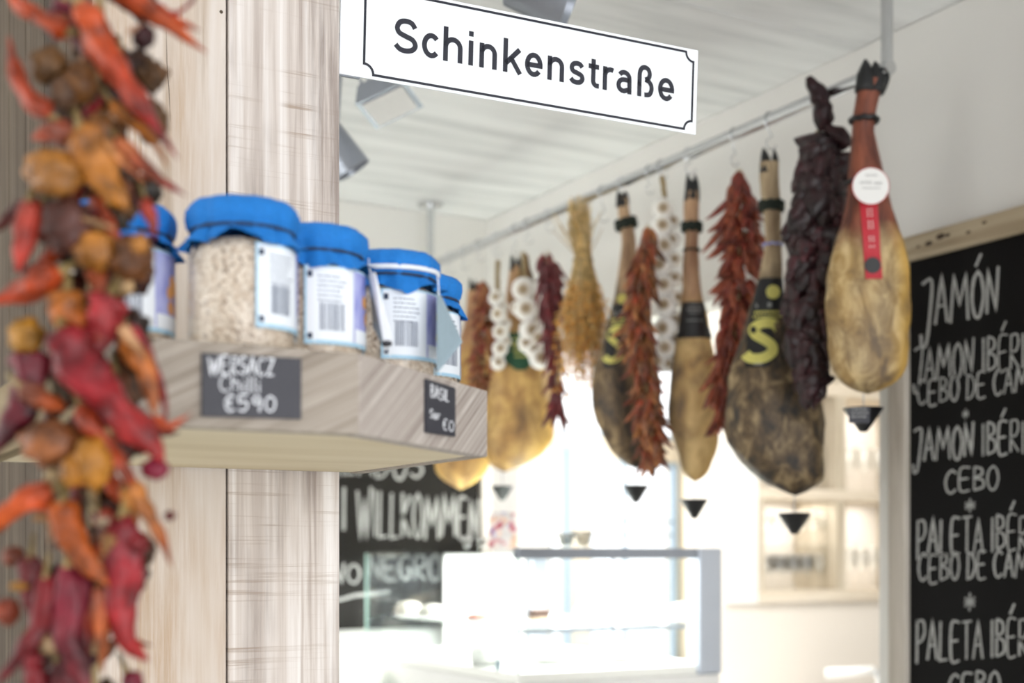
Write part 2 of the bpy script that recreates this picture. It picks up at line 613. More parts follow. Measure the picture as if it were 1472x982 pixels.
tz0, tz1 = fz(850, 627), fz(1000, 420)
wz1 = fz(900, 662)
wa1 = fz(805, 640)
xa0, xa1 = fx(791), fx(824)
xb0, xb1 = fx(849), fx(978)
tx0, tx1 = fx(797), fx(1052)
mb = MB()
xs = [WX - 0.6, xa0, xa1, xb0, xb1, 6.2]
sill = 0.75
mb.box(WX - 0.6, 6.2, FY, FY + 0.14, 0, sill)
mb.box(WX - 0.6, xa0, FY, FY + 0.14, sill, tz0)
mb.box(xa0, xa1, FY, FY + 0.14, wa1, tz0)
mb.box(xa1, xb0, FY, FY + 0.14, sill, tz0)
mb.box(xb0, xb1, FY, FY + 0.14, wz1, tz0)
mb.box(xb1, 6.2, FY, FY + 0.14, sill, tz0)
mb.box(WX - 0.6, tx0, FY, FY + 0.14, tz0, tz1)
mb.box(tx1, 6.2, FY, FY + 0.14, tz0, tz1)
mb.box(WX - 0.6, 6.2, FY, FY + 0.14, tz1, CEIL)
single('wall_far', mb, M['wall_back_room'], kind='structure')
M['frame_blue'] = m_plain('pale_blue_window_frame', (186, 206, 224), 0.5, var=0.02)


def window(nm, x0, x1, z0, z1, vb, hb):
    r = Thing(nm, None, None, (0.5 * (x0 + x1), FY + 0.05, z0), kind='structure')
    f = 0.025
    for a in ((x0, x0 + f, z0, z1), (x1 - f, x1, z0, z1), (x0 + f, x1 - f, z1 - f, z1), (x0 + f, x1 - f, z0, z0 + f)):
        q = MB(); q.box(a[0], a[1], FY + 0.02, FY + 0.07, a[2], a[3])
        r.part('frame', q, M['frame_blue'], world=True)
    for b in vb:
        q = MB(); q.box(b - 0.008, b + 0.008, FY + 0.03, FY + 0.06, z0, z1)
        r.part('glazing_bar', q, M['frame_blue'], world=True)
    for b in hb:
        q = MB(); q.box(x0, x1, FY + 0.03, FY + 0.055, b - 0.006, b + 0.006)
        r.part('glazing_bar', q, M['frame_blue'], world=True)
    q = MB(); q.box(x0, x1, FY + 0.043, FY + 0.047, z0, z1)
    r.part('pane', q, M['glass'], world=True)


window('window_1', xa0, xa1, sill, wa1, [], [])
window('window_2', xb0, xb1, sill, wz1, [fx(905)], [fz(905, 769), fz(905, 749)])
window('window_3', tx0, tx1, tz0, tz1, [fx(930)], [])

# partition to the right of the windows, carrying the glass cupboard
PY = 5.0
def cx(px): return onY(px, 700, PY).x
def cz(py, px=1180): return onY(px, py, PY).z
c0, c1 = cx(1085), cx(1330)
zb, zm, zu, ztop = cz(867, 1085), cz(711, 1140), cz(565, 1220), cz(450, 1220)
mb = MB()
mb.box(cx(1040), c0, PY + 0.005, PY + 0.30, zb, CEIL)
mb.box(cx(1040), 6.2, PY + 0.005, PY + 0.30, 0, zb)
mb.box(c0, c1, PY + 0.005, PY + 0.30, ztop, CEIL)
mb.box(c1, 6.2, PY + 0.005, PY + 0.30, zb, CEIL)
mb.box(c0, c1, PY + 0.285, PY + 0.30, zb, ztop)
single('wall_partition', mb, M['wall_pink'], kind='structure')
# white column between board and windows and the trim beside the board
a, b = onY(746, 700, 5.0).x, onY(790, 700, 5.0).x
mb = MB(); mb.bbox(a, b, 5.0, 5.25, 0, CEIL, 0.006)
single('trim_1', mb, M['white'], kind='structure')
mb = MB(); mb.bbox(onY(691, 700, BY - 0.02).x, WX + 0.004, BY - 0.035, BY, 0, OPH, 0.003)
single('trim_2', mb, M['wall_pink'], kind='structure')
M['grey_panel'] = m_plain('grey_wall_panel', (206, 208, 204), 0.8, var=0.01)
mb = MB(); mb.box(onY(700, 700, 5.6).x, onY(752, 700, 5.6).x, 5.6, 5.66, 0, CEIL)
single('wall_side_panel', mb, M['grey_panel'], kind='structure')

# curtain beside the window
t0, t1 = onY(984, 700, 5.7).x, onY(1036, 700, 5.7).x
mb = MB()
n = 60
top = CEIL - 0.12
vs = []
for j, z in enumerate((0.15, 0.8, 1.5, top)):
    for i in range(n + 1):
        u = i / n
        vs.append((t0 + (t1 - t0) * u, 5.7 + 0.025 * sin(u * 2 * pi * 6) + 0.006 * sin(u * 50 + j), z))
mb.add(vs, [(j * (n + 1) + i, j * (n + 1) + i + 1, (j + 1) * (n + 1) + i + 1, (j + 1) * (n + 1) + i) for j in range(3) for i in range(n)])
M['curtain'] = m_plain('cream_curtain', (240, 228, 202), 0.9, var=0.02)
rt = Thing('curtain', 'cream curtain in soft folds hanging to the right of the bright far window', 'curtain', ((t0 + t1) / 2, 5.7, 0.15))
rt.part('cloth', mb, M['curtain'], smooth=True, world=True)
mb = MB(); mb.tube([(t0 - 0.05, 5.7, top), (t1 + 0.05, 5.7, top)], 0.008, 8)
rt.part('rail', mb, M['steel'], world=True)

# ------------------------------------------------------------------ wooden pillar, shelf
PYF = 1.527
PX0, PX1, PXM = 0.3195, 0.606, 0.467
rt = Thing('wooden_pillar', 'square pillar clad in pale rough planks, behind the jar shelf', 'pillar', (0.46, PYF + 0.3, 0))
mb = MB(); mb.bbox(PX0, PXM - 0.0012, PYF, PYF + 0.03, 0, CEIL - 0.002, 0.002)
rt.part('plank', mb, M['wood_left'], world=True, label='warm pale plank with faint vertical grain')
mb = MB(); mb.bbox(PXM + 0.0012, PX1, PYF - 0.0015, PYF + 0.03, 0, CEIL - 0.002, 0.0022)
rt.part('plank', mb, M['wood_right'], world=True, label='grey-white plank with dark cross saw marks')
y = PYF + 0.032
for i in range(7):
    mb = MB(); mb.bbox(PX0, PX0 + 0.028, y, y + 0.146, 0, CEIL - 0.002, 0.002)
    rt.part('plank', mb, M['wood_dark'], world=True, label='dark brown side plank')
    mb = MB(); mb.bbox(PX1 - 0.03, PX1 - 0.001, y, y + 0.146, 0, CEIL - 0.002, 0.002)
    rt.part('plank', mb, M['wood_left'], world=True)
    y += 0.149
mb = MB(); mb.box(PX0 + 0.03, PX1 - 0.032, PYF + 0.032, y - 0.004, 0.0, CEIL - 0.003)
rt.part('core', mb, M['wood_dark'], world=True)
# small knots and a crack
for (px, py, rr) in ((318, 17, 0.0022), (335, 7, 0.0012)):
    p = onY(px, py, PYF)
    q = MB(); q.lathe([(rr, 0), (rr * 0.8, 0.0006), (0, 0.0007)], 12, M=Matrix.Rotation(pi / 2, 4, 'X'))
    q.v = [(x + p.x, y_ + PYF, z + p.z) for x, y_, z in q.v]
    rt.part('knot', q, M['wood_dark'], world=True)
q = MB()
cr = [(239, 40), (240, 90), (243, 130), (245, 175)]
q.tube([onY(a, b, PYF) for a, b in cr], [0.0001, 0.0004, 0.0004, 0.0001], 6)
rt.part('crack', q, M['wood_dark'], world=True)

SB, ST = EYE + 0.0968, EYE + 0.1637
poly = [(0.20, 1.023), (0.4235, 1.023), (0.636, 1.199), (0.636, PYF - 0.002), (0.20, PYF - 0.002)]
rt = Thing('corner_shelf', 'thick pale wooden shelf with cut corner carrying blue-capped jars', 'shelf', (0.42, 1.3, SB))
TH = 0.018


def face_board(a, b, mat, nm='face_board', label=None):
    a, b = Vector(a), Vector(b)
    d = (b - a).normalized()
    nrm = Vector((-d.y, d.x))
    if nrm.dot(Vector((0.4, 1.3)) - a) < 0:
        nrm = -nrm
    L = (b - a).length
    Mx = Matrix(((d.x, nrm.x, 0, a.x), (d.y, nrm.y, 0, a.y), (0, 0, 1, 0), (0, 0, 0, 1)))
    q = MB(); q.bbox(0.0003, L - 0.0003, 0, TH, SB, ST, 0.0016, M=Mx)
    rt.part(nm, q, mat, world=True, label=label)


face_board(poly[0], poly[1], M['wood_shelf'], label='front board with diagonal saw texture')
face_board(poly[1], poly[2], M['wood_shelf_x'], label='chamfered corner board with diagonal grain')
face_board(poly[2], poly[3], M['wood_shelf'])
face_board(poly[4], poly[0], M['wood_shelf_y'])
ins = [(0.219, 1.042), (0.415, 1.042), (0.624, 1.206), (0.624, PYF - 0.004), (0.219, PYF - 0.004)]
q = MB(); q.prism(ins, ST - 0.02, ST - 0.001)
rt.part('top_board', q, M['wood_under'], world=True)
q = MB(); q.prism([(x, y) for x, y in ins], SB + 0.001, SB + 0.018)
rt.part('bottom_board', q, M['wood_under'], world=True)


# ------------------------------------------------------------------ strokes: lettering as ribbons
def arc(cx_, cy_, r, a0, a1, n=10, ry=None):
    ry = r if ry is None else ry
    return [(cx_ + r * cos(radians(a0 + (a1 - a0) * i / n)), cy_ + ry * sin(radians(a0 + (a1 - a0) * i / n))) for i in range(n + 1)]


def ribbon(mb, pts, w, fn, jitter=0.0, lift=0.0):
    """a flat stroke of width w along 2D points; fn maps (u, v, lift) to 3D"""
    P2 = []
    for p in pts:
        p = Vector(p)
        if not P2 or (p - P2[-1]).length > w * 0.02:
            P2.append(p)
    n = len(P2)
    vs = []
    closed = (P2[0] - P2[-1]).length < 1e-6 and n > 3
    for i in range(n):
        if closed:
            a, b = P2[(i - 1) % (n - 1)], P2[(i + 1) % (n - 1)]
            d1 = (P2[i] - a).normalized(); d2 = (b - P2[i]).normalized()
        else:
            d1 = (P2[i] - P2[i - 1]).normalized() if i else (P2[1] - P2[0]).normalized()
            d2 = (P2[i + 1] - P2[i]).normalized() if i < n - 1 else d1
        t = d1 + d2
        if t.length < 1e-4:
            t = d2
        t.normalize()
        m = Vector((-t.y, t.x))
        k = 1.0 / max(0.45, m.dot(Vector((-d1.y, d1.x))))
        ww = w * 0.5 * k * (1 + jitter * (random.random() - 0.5))
        vs += [P2[i] + m * ww, P2[i] - m * ww]
    mb.add([fn(v.x, v.y, lift) for v in vs], [(2 * i, 2 * i + 1, 2 * i + 3, 2 * i + 2) for i in range(n - 1)])


def smooth2(pl, n=4):
    if len(pl) < 4:
        out = []
        for a, b in zip(pl[:-1], pl[1:]):
            out += [(a[0] + (b[0] - a[0]) * i / n, a[1] + (b[1] - a[1]) * i / n) for i in range(n)]
        return out + [pl[-1]]
    P_ = [Vector(p) for p in pl]
    out = []
    for i in range(len(P_) - 1):
        p0, p1, p2, p3 = P_[max(i - 1, 0)], P_[i], P_[i + 1], P_[min(i + 2, len(P_) - 1)]
        for k in range(n):
            t = k / n
            q_ = 0.5 * ((2 * p1) + (p2 - p0) * t + (2 * p0 - 5 * p1 + 4 * p2 - p3) * t * t + (3 * p1 - p0 - 3 * p2 + p3) * t ** 3)
            out.append((q_.x, q_.y))
    out.append(tuple(pl[-1]))
    return out


# ------------------------------------------------------------------ street sign
o3 = pt(494.2, 106.9, 1.64)
ya, pi_, ro = radians(-3.57), radians(2.013), radians(0.654)
R3 = Matrix.Rotation(ya, 3, 'Z') @ Matrix.Rotation(pi_, 3, 'X') @ Matrix.Rotation(ro, 3, 'Y')
SU, SN, SV = R3.col[0], R3.col[1], R3.col[2]


def sgn(u, v, w=0.0):
    return o3 + SU * u + SV * v - SN * w


rt = Thing('street_sign', 'white enamel street sign reading Schinkenstraße, fixed to the pillar edge', 'sign', o3)
SL, SH = 0.5092, 0.1158
Mx = Matrix.Translation(o3) @ R3.to_4x4()
q = MB(); q.bbox(-0.006, SL, 0.0, 0.0022, 0, SH, 0.0007, M=Mx)
rt.part('plate', q, M['white_enamel'], world=True)
q = MB(); u0, u1, v0, v1, r = 0.0255, 0.5015, 0.0052, 0.1105, 0.0122
bp = [(u0 + r, v0)] + [(u1 - r, v0)] + arc(u1, v0, r, 180, 90, 8)[1:] + [(u1, v1 - r)] + arc(u1, v1, r, 270, 180, 8)[1:] + [(u0 + r, v1)] + arc(u0, v1, r, 0, -90, 8)[1:] + [(u0, v0 + r)] + arc(u0, v0, r, 90, 0, 8)[1:]
bp[-1] = bp[0]
# straight pieces and corner arcs as separate strokes so corners stay crisp
W = 0.0031
h = W / 2
for a, b in (((u0 + r - h, v0), (u1 - r + h, v0)), ((u1, v0 + r - h), (u1, v1 - r + h)), ((u1 - r + h, v1), (u0 + r - h, v1)), ((u0, v1 - r + h), (u0, v0 + r - h))):
    ribbon(q, [a, b], W, sgn, lift=0.0004)
for a in (arc(u1, v0, r, 180, 90, 10), arc(u1, v1, r, 270, 180, 10), arc(u0, v1, r, 0, -90, 10), arc(u0, v0, r, 90, 0, 10)):
    ribbon(q, a, W, sgn, lift=0.0005)
rt.part('border', q, M['ink'], world=True)
q = MB()
B0, XH, CH, WT = 0.0385, 0.0312, 0.0430, 0.0064
hw = WT / 2


def st(pts):
    ribbon(q, pts, WT, sgn, lift=0.0005)


def rarch(x0, x1, ytop, y0):       # stem-to-stem arch used by h, n, r
    rr = (x1 - x0) / 2
    return arc(x0 + rr, ytop - rr, rr, 180, 0, 12)


def letter(ch, xl, xr):
    l, r_ = xl + hw, xr - hw
    cxm = (l + r_) / 2
    R_ = (r_ - l) / 2
    top, bot, cap = B0 + XH - hw, B0 + hw, B0 + CH - hw
    if ch == 'S':
        hh = cap - bot
        cp = [(.97, .80), (.80, .955), (.5, 1.0), (.2, .94), (.05, .75), (.16, .58), (.5, .49), (.86, .40), (1.0, .22), (.84, .06), (.5, 0.0), (.2, .035), (-.02, .165)]
        st(smooth2([(l + (r_ - l) * u, bot + hh * v) for u, v in cp], 5))
    elif ch == 'c':
        st(arc(cxm + 0.001, (top + bot) / 2, R_, 42, 318, 18, (top - bot) / 2))
    elif ch in 'hn':
        st([(l, bot - hw), (l, (cap + hw) if ch == 'h' else top + hw)])
        st([(l, top - R_)] + arc(cxm, top - R_, R_, 180, 0, 12) + [(r_, bot - hw)])
    elif ch == 'i':
        m = (xl + xr) / 2
        st([(m, bot - hw), (m, top + hw)])
        st([(m, cap + hw - WT), (m, cap + hw)])
    elif ch == 'k':
        st([(l, bot - hw), (l, cap + hw)])
        st([(l, bot + 0.0075), (r_ - 0.0005, top + hw)])
        st([(l + 0.0075, bot + 0.0165), (r_ + 0.0008, bot - hw)])
    elif ch == 'e':
        cy = (top + bot) / 2
        ry = (top - bot) / 2
        st(arc(cxm, cy, R_, 0, 322, 24, ry))
        st([(l, cy - 0.0004), (r_ + hw * 0.98, cy - 0.0004)])
    elif ch == 's':
        hh = top - bot
        cp = [(.93, .83), (.75, .965), (.48, 1.0), (.18, .93), (.06, .75), (.18, .58), (.5, .50), (.86, .40), (.96, .22), (.80, .05), (.48, 0.0), (.2, .04), (.0, .17)]
        st(smooth2([(l + (r_ - l) * u, bot + hh * v) for u, v in cp], 5))
    elif ch == 't':
        m = l + 0.0042
        st([(m, cap - 0.002), (m, bot + 0.006)] + arc(m + 0.006, bot + 0.006, 0.006, 180, 270, 6) + [(r_ + 0.001, bot)])
        st([(l - hw, top), (r_ + 0.0005, top)])
    elif ch == 'r':
        st([(l, bot - hw), (l, top + hw)])
        st([(l, top - 0.0085)] + arc(l + 0.0085, top - 0.0085, 0.0085, 180, 62, 8))
    elif ch == 'a':
        st(arc(cxm, top - R_ * 0.9, R_ * 0.95, 150, 0, 10, R_ * 0.9) + [(r_, bot - hw)])
        m = bot + 0.0075
        st([(r_, bot + 0.015), (cxm, bot + 0.015)] + arc(l + 0.0075, m, 0.0075, 90, 270, 10) + [(cxm, bot)] + [(r_, bot + 0.003)])
    elif ch == 'ß':
        hh = cap - bot
        cp = [(0, -hw / hh), (0, .3), (0, .6), (.02, .80), (.16, .95), (.42, 1.0), (.70, .94), (.82, .78), (.72, .62), (.46, .555)]
        st([(l, bot - hw), (l, bot + hh * .5)])
        st(smooth2([(l + (r_ - l) * u, bot + hh * v) for u, v in cp[1:]], 5))
        cp = [(.46, .555), (.78, .50), (.97, .36), (.98, .18), (.80, .03), (.42, 0.0)]
        st(smooth2([(l + (r_ - l) * u, bot + hh * v) for u, v in cp], 5))


for ch, a, b in zip('Schinkenstraße', (63.3, 100, 129.8, 164.6, 179.7, 213.1, 244.4, 277.2, 308.6, 338.0, 360.0, 381.0, 413.4, 446.0), (95.3, 125.3, 156.2, 170.9, 204.2, 240.0, 269.9, 301.6, 333.0, 356.5, 378.5, 404.5, 439.0, 471.7)):
    letter(ch, a / 1000, b / 1000)
rt.part('lettering', q, M['ink'], world=True)
# fixing lug that ties the sign to the pillar
q = MB(); q.bbox(-0.012, 0.022, 0.002, 0.008, -0.0012, 0.05, 0.001, M=Mx)
rt.part('bracket', q, M['steel_grey'], world=True)

# ------------------------------------------------------------------ chalk alphabet
GL = {
    'A': [[(0, 0), (.5, 1), (1, 0)], [(.15, .35), (.85, .38)]],
    'B': [[(0.1, 0), (.1, 1)], [(.1, 1), (.7, .9), (.75, .65), (.1, .52), (.8, .42), (.9, .12), (.1, 0)]],
    'C': [[(.95, .85), (.6, 1), (.2, .8), (.05, .45), (.25, .08), (.6, 0), (.95, .15)]],
    'D': [[(.1, 0), (.15, 1)], [(.0, .98), (.6, .9), (.95, .5), (.6, .08), (0, 0)]],
    'E': [[(.95, .98), (.1, .95), (.1, .02), (.95, 0)], [(.1, .5), (.8, .52)]],
    'G': [[(.95, .85), (.6, 1), (.2, .8), (.05, .4), (.3, .04), (.7, 0), (.95, .3), (.95, .42), (.55, .42)]],
    'H': [[(.1, 0), (.12, 1)], [(.9, 0), (.88, 1)], [(.1, .5), (.9, .52)]],
    'I': [[(.5, 0), (.5, 1)]],
    'J': [[(.1, .95), (.9, 1), (.75, .25), (.5, -.25), (.15, -.3), (.05, -.05)]],
    'K': [[(.1, 0), (.1, 1)], [(.9, .95), (.1, .45), (.95, 0)]],
    'L': [[(.15, 1), (.1, 0), (.9, .02)]],
    'M': [[(0, 0), (.15, 1), (.5, .35), (.85, 1), (1, 0)]],
    'N': [[(.05, 0), (.1, 1), (.8, .05), (.95, 1.05)]],
    'O': [[(.5, 1), (.15, .82), (.03, .4), (.3, .03), (.7, .03), (.97, .45), (.8, .85), (.5, 1)]],
    'P': [[(.1, -.1), (.1, 1)], [(.0, .95), (.7, .98), (.9, .7), (.6, .48), (.1, .42)]],
    'R': [[(.1, 0), (.1, 1)], [(.0, .95), (.7, .98), (.88, .72), (.6, .5), (.1, .45), (.95, 0)]],
    'S': [[(.9, .85), (.5, 1), (.12, .8), (.25, .55), (.75, .45), (.9, .2), (.5, 0), (.05, .12)]],
    'T': [[(.5, 0), (.5, 1)], [(0, .97), (1, 1)]],
    'U': [[(.08, 1), (.08, .3), (.35, 0), (.7, .03), (.92, .35), (.92, 1)]],
    'V': [[(0, 1), (.45, 0), (1, 1)]],
    'W': [[(0, 1), (.25, 0), (.5, .85), (.72, 0), (1, 1.1)]],
    'Z': [[(.05, 1), (.9, .97), (.1, 0), (.95, .03)]],
    '€': [[(.95, .9), (.5, 1), (.2, .7), (.15, .3), (.5, 0), (.95, .12)], [(0, .6), (.7, .62)], [(0, .4), (.65, .42)]],
    '5': [[(.9, 1), (.2, .97), (.15, .55), (.7, .6), (.9, .3), (.55, 0), (.1, .08)]],
    '9': [[(.85, .8), (.5, 1), (.15, .78), (.4, .5), (.85, .7), (.75, 0)]],
    '0': [[(.5, 1), (.12, .75), (.12, .25), (.5, 0), (.88, .25), (.88, .75), (.5, 1)]],
    '*': [[(.5, 0), (.5, 1)], [(.05, .25), (.95, .75)], [(.05, .75), (.95, .25)], [(0, .5), (1, .5)]],
    'h': [[(.1, 0), (.12, 1)], [(.12, .45), (.5, .65), (.85, .5), (.85, 0)]],
    'i': [[(.5, 0), (.5, .6)], [(.5, .8), (.55, .88)]],
    'l': [[(.5, 0), (.5, 1)]],
    'a': [[(.85, .6), (.3, .6), (.1, .25), (.4, 0), (.8, .3), (.85, .6), (.9, 0)]],
    'r': [[(.2, 0), (.2, .6)], [(.2, .35), (.55, .62), (.9, .55)]],
    ',': [[(.5, .05), (.35, -.2)]],
    "'": [[(.3, 1.12), (.75, 1.4)]],
}


CURVY = set('BCDEGJOPRSU€590a')


def chalk_line(mb, text, fn, x0, x1, ytop0, ybot0, ytop1, ybot1, w, accents=()):
    """write text between x0..x1; top and bottom lines slope from the 0 values to the 1 values; fn(x, y, lift)"""
    units = [1.45 if c in 'WM' else 0.45 if c == 'I' or c in 'il' else (0.5 if c == ' ' else 1.0) for c in text]
    tot = sum(units)
    x = 0.0
    for i, c in enumerate(text):
        gw = units[i] / tot
        a = x + gw * 0.09
        b = x + gw * 0.91
        x += gw
        if c == ' ':
            continue
        dy = (random.random() - 0.5) * 0.12
        shapes = list(GL[c]) + (GL["'"] if i in accents else [])
        for pl in shapes:
            pts = smooth2(pl) if c in CURVY and len(pl) > 3 else smooth2(pl[:]) if len(pl) < 4 else smooth_poly(pl)
            out = []
            for (u, v) in pts:
                s = a + (b - a) * (u + 0.04 * (v - .5))
                X = x0 + (x1 - x0) * s
                yt = ytop0 + (ytop1 - ytop0) * s
                yb = ybot0 + (ybot1 - ybot0) * s
                out.append((X, yb + (yt - yb) * (v + dy)))
            ribbon(mb, out, w * 0.74 * (0.85 + 0.3 * random.random()), fn, 0.25)


def smooth_poly(pl):
    out = []
    for a, b in zip(pl[:-1], pl[1:]):
        out += [(a[0] + (b[0] - a[0]) * i / 4, a[1] + (b[1] - a[1]) * i / 4) for i in range(4)]
    return out + [pl[-1]]


# ------------------------------------------------------------------ price slates on the shelf
def slate(px0, px1, ya_, yb_, ya2, yb2, fn3, nrm, label, lines):
    cs = [fn3(px0, ya_), fn3(px1, ya2), fn3(px1, yb2), fn3(px0, yb_)]
    nrm = Vector(nrm).normalized()
    ctr = sum(cs, Vector()) / 4
    r_ = Thing('price_slate', label, 'price tag', ctr)
    q_ = MB()
    vs = [c + nrm * 0.0035 for c in cs] + [c + nrm * 0.0005 for c in cs]
    q_.add(vs, [(0, 1, 2, 3), (7, 6, 5, 4), (0, 4, 5, 1), (1, 5, 6, 2), (2, 6, 7, 3), (3, 7, 4, 0)])
    r_.part('slate', q_, M['slate'], world=True)
    q_ = MB()
    f_ = lambda x, y, l: fn3(x, y) + nrm * 0.0040
    for (tx, a, b, yt, yb, yt1, yb1, w, acc) in lines:
        chalk_line(q_, tx, f_, a, b, yt, yb, yt1, yb1, w, acc)
    r_.part('writing', q_, M['chalk_bright'], world=True)


cdir = Vector((0.636 - 0.4235, 1.199 - 1.023, 0)).normalized()
cn = Vector((cdir.y, -cdir.x, 0))


def onC(px, py):
    d = pt(px, py, 1.0) - Vector((0, 0, EYE))
    k = Vector((0.4235, 1.023, 0)).dot(cn) / Vector((d.x, d.y, 0)).dot(cn)
    return Vector((0, 0, EYE)) + d * k


slate(289, 431, 508, 599, 516, 603, lambda x, y: onY(x, y, 1.023), (0, -1, 0), 'small dark slate with chalk price on the shelf front board',
      [('WERSACZ', 296, 393, 513, 538, 517, 541, 3.6, ()), ('Chilli', 312, 374, 540, 563, 543, 566, 3.2, ()), ('€590', 318, 396, 569, 592, 570, 592, 3.6, ())])
slate(609, 650, 545, 622, 558, 628, onC, cn, 'narrow dark slate on the angled corner of the shelf',
      [('BASIL', 613, 641, 553, 572, 562, 578, 2.0, ()), ('Sar', 612, 628, 588, 600, 592, 604, 2.0, ()), ('€0', 630, 648, 602, 618, 606, 621, 2.0, ())])

# ------------------------------------------------------------------ jars
JR = 0.0445


def cyl_patch(mb, r, a0, a1, z0, z1, n=24, nz=1):
    vs = [(r * sin(a0 + (a1 - a0) * i / n), -r * cos(a0 + (a1 - a0) * i / n), z0 + (z1 - z0) * j / nz) for j in range(nz + 1) for i in range(n + 1)]
    mb.add(vs, [(j * (n + 1) + i, j * (n + 1) + i + 1, (j + 1) * (n + 1) + i + 1, (j + 1) * (n + 1) + i) for j in range(nz) for i in range(n)])


def jar(px, z, label, a0deg, kh=1.0, pos=None, band=False, pic='picture_orange', seed=0):
    p = pt(px, 400, z) if pos is None else Vector(pos + (0,))
    p.z = ST - 0.001
    # turn so that angle 0 faces the camera
    rz = -atan2(p.x, p.y)
    r_ = Thing('salt_jar', label, 'jar', p, rz, 'jars with blue cloth caps on the corner shelf')
    H = 0.1065 * kh
    q_ = MB(); q_.lathe([(0.030, 0.003), (JR - 0.006, 0.0), (JR - 0.001, 0.004), (JR, 0.010), (JR, H - 0.022), (JR - 0.004, H - 0.012), (JR - 0.008, H - 0.006), (JR - 0.008, H + 0.004)], 40)
    autosmooth(r_.part('glass', q_, M['glass_jar']))
    q_ = MB(); q_.lathe([(JR - 0.008, 0.004), (JR - 0.003, 0.008), (JR - 0.0025, H - 0.024), (JR - 0.008, H - 0.014), (0, H - 0.011)], 40)
    r_.part('salt', q_, M['salt'], smooth=True)
    rr = random.Random(seed)
    ph = [rr.random() * 6.28 for _ in range(6)]

    def cap_fn(r, zz, a, i):
        fold = 0.0012 * sin(9 * a + ph[0]) + 0.0010 * sin(17 * a + ph[1]) + 0.0006 * sin(31 * a + ph[4])
        k = {0: 0, 1: 0.3, 2: 0.6, 3: 0.8, 4: 0.8, 5: 0.8, 6: 1.0, 7: 1.4, 8: 3.2, 9: 3.2}.get(i, 0)
        if i >= 8:
            zz += 0.0045 * sin(3 * a + ph[2]) + 0.003 * sin(7 * a + ph[3])
        return r + fold * k, zz
    R_ = JR + 0.001
    prof = [(0.0, H + 0.0205), (R_ * 0.6, H + 0.0205), (R_ * 0.9, H + 0.019), (R_ + 0.0005, H + 0.0135), (R_ + 0.001, H + 0.006), (R_ - 0.0005, H - 0.001), (R_ - 0.0045, H - 0.005), (R_ - 0.002, H - 0.009), (R_ + 0.0035, H - 0.017), (R_ + 0.0015, H - 0.0165)]
    q_ = MB(); q_.lathe(prof[:-1], 72, fn=cap_fn)
    q_.f = q_.f[:-1]
    cap = r_.part('cloth_cap', q_, M['blue_cloth'], smooth=True)
    q_ = MB(); q_.tube([((R_ - 0.0028) * cos(t_ * pi / 20), (R_ - 0.0028) * sin(t_ * pi / 20), H - 0.0045) for t_ in range(41)], 0.0015, 6)
    r_.part('elastic', q_, M['elastic'], smooth=True)
    if band:
        q_ = MB(); q_.tube([((R_ + 0.001) * cos(t_ * pi / 20), (R_ + 0.001) * sin(t_ * pi / 20), H + 0.0025 + 0.0012 * sin(t_ * pi / 20)) for t_ in range(41)], 0.0014, 6, flat=1.8)
        r_.part('white_band', q_, M['white_band'], smooth=True)
    A = radians
    z0, z1 = 0.019, H - 0.019
    q_ = MB(); cyl_patch(q_, JR + 0.0005, A(a0deg), A(a0deg + 190), z0, z1, 48)
    lab = r_.part('paper_label', q_, M['label_paper'], smooth=True)

    def sub(nm, a, b, c, d, mat, lift):
        k_ = MB(); cyl_patch(k_, JR + lift, A(a0deg + a), A(a0deg + b), c, d, 8)
        return k_, nm, mat
    for nm, a, b, c, d, mat in (('edge_strip', 0, 2.5, z0, z1, 'label_edge'), ('edge_strip', 2.5, 190, z0, z0 + 0.0035, 'label_edge'), ('edge_strip', 2.5, 190, z1 - 0.0016, z1, 'label_edge'),
                                ('picture', 60, 130, z0 + 0.004, z1 - 0.0018, 'picture'), ('corner_mark', 3.5, 9, z0 + 0.0045, z0 + 0.0095, 'elastic'), ('corner_mark', 3.5, 9, z1 - 0.0105, z1 - 0.005, 'elastic')):
        k_ = MB(); cyl_patch(k_, JR + 0.0009, A(a0deg + a), A(a0deg + b), c, d, 12)
        r_.part(nm, k_, M[mat], parent=lab, smooth=True)
    k_ = MB()
    cyl_patch(k_, JR + 0.0012, A(a0deg + 62), A(a0deg + 128), z0 + 0.004, z0 + 0.016, 12)
    r_.part('caption_panel', k_, M['label_paper'], parent=lab, smooth=True)
    k_ = MB()
    for i in range(9):       # the food in the picture, a cluster of small round shapes
        ca, cz_ = 84 + rr.random() * 26, z0 + 0.022 + rr.random() * 0.024
        ring = [(ca + 7 * cos(j * pi / 5), cz_ + 0.006 * sin(j * pi / 5)) for j in range(10)]
        vs = [((JR + 0.0013) * sin(A(a0deg + ca)), -(JR + 0.0013) * cos(A(a0deg + ca)), cz_)] + [((JR + 0.0013) * sin(A(a0deg + u)), -(JR + 0.0013) * cos(A(a0deg + u)), w_) for u, w_ in ring]
        k_.add(vs, [(0, 1 + j, 1 + (j + 1) % 10) for j in range(10)])
    r_.part('picture_motif', k_, M[pic], parent=lab)
    k_ = MB()
    a = 17.0
    while a < 45:
        w_ = rr.choice([0.5, 0.9, 1.5])
        cyl_patch(k_, JR + 0.0009, A(a0deg + a), A(a0deg + a + w_), z0 + 0.012, z0 + 0.036, 1)
        a += w_ + rr.choice([0.7, 1.1, 1.6])
    r_.part('barcode', k_, M['label_ink'], parent=lab)
    k_ = MB()
    for j in range(6):
        a = 15.0
        while a < 46 - rr.random() * 8:
            w_ = 1.5 + rr.random() * 4
            cyl_patch(k_, JR + 0.0009, A(a0deg + a), A(a0deg + a + w_), z1 - 0.010 - j * 0.0042, z1 - 0.0088 - j * 0.0042, 1)
            a += w_ + 1.0
    r_.part('print_lines', k_, M['label_ink'], parent=lab)
    return r_


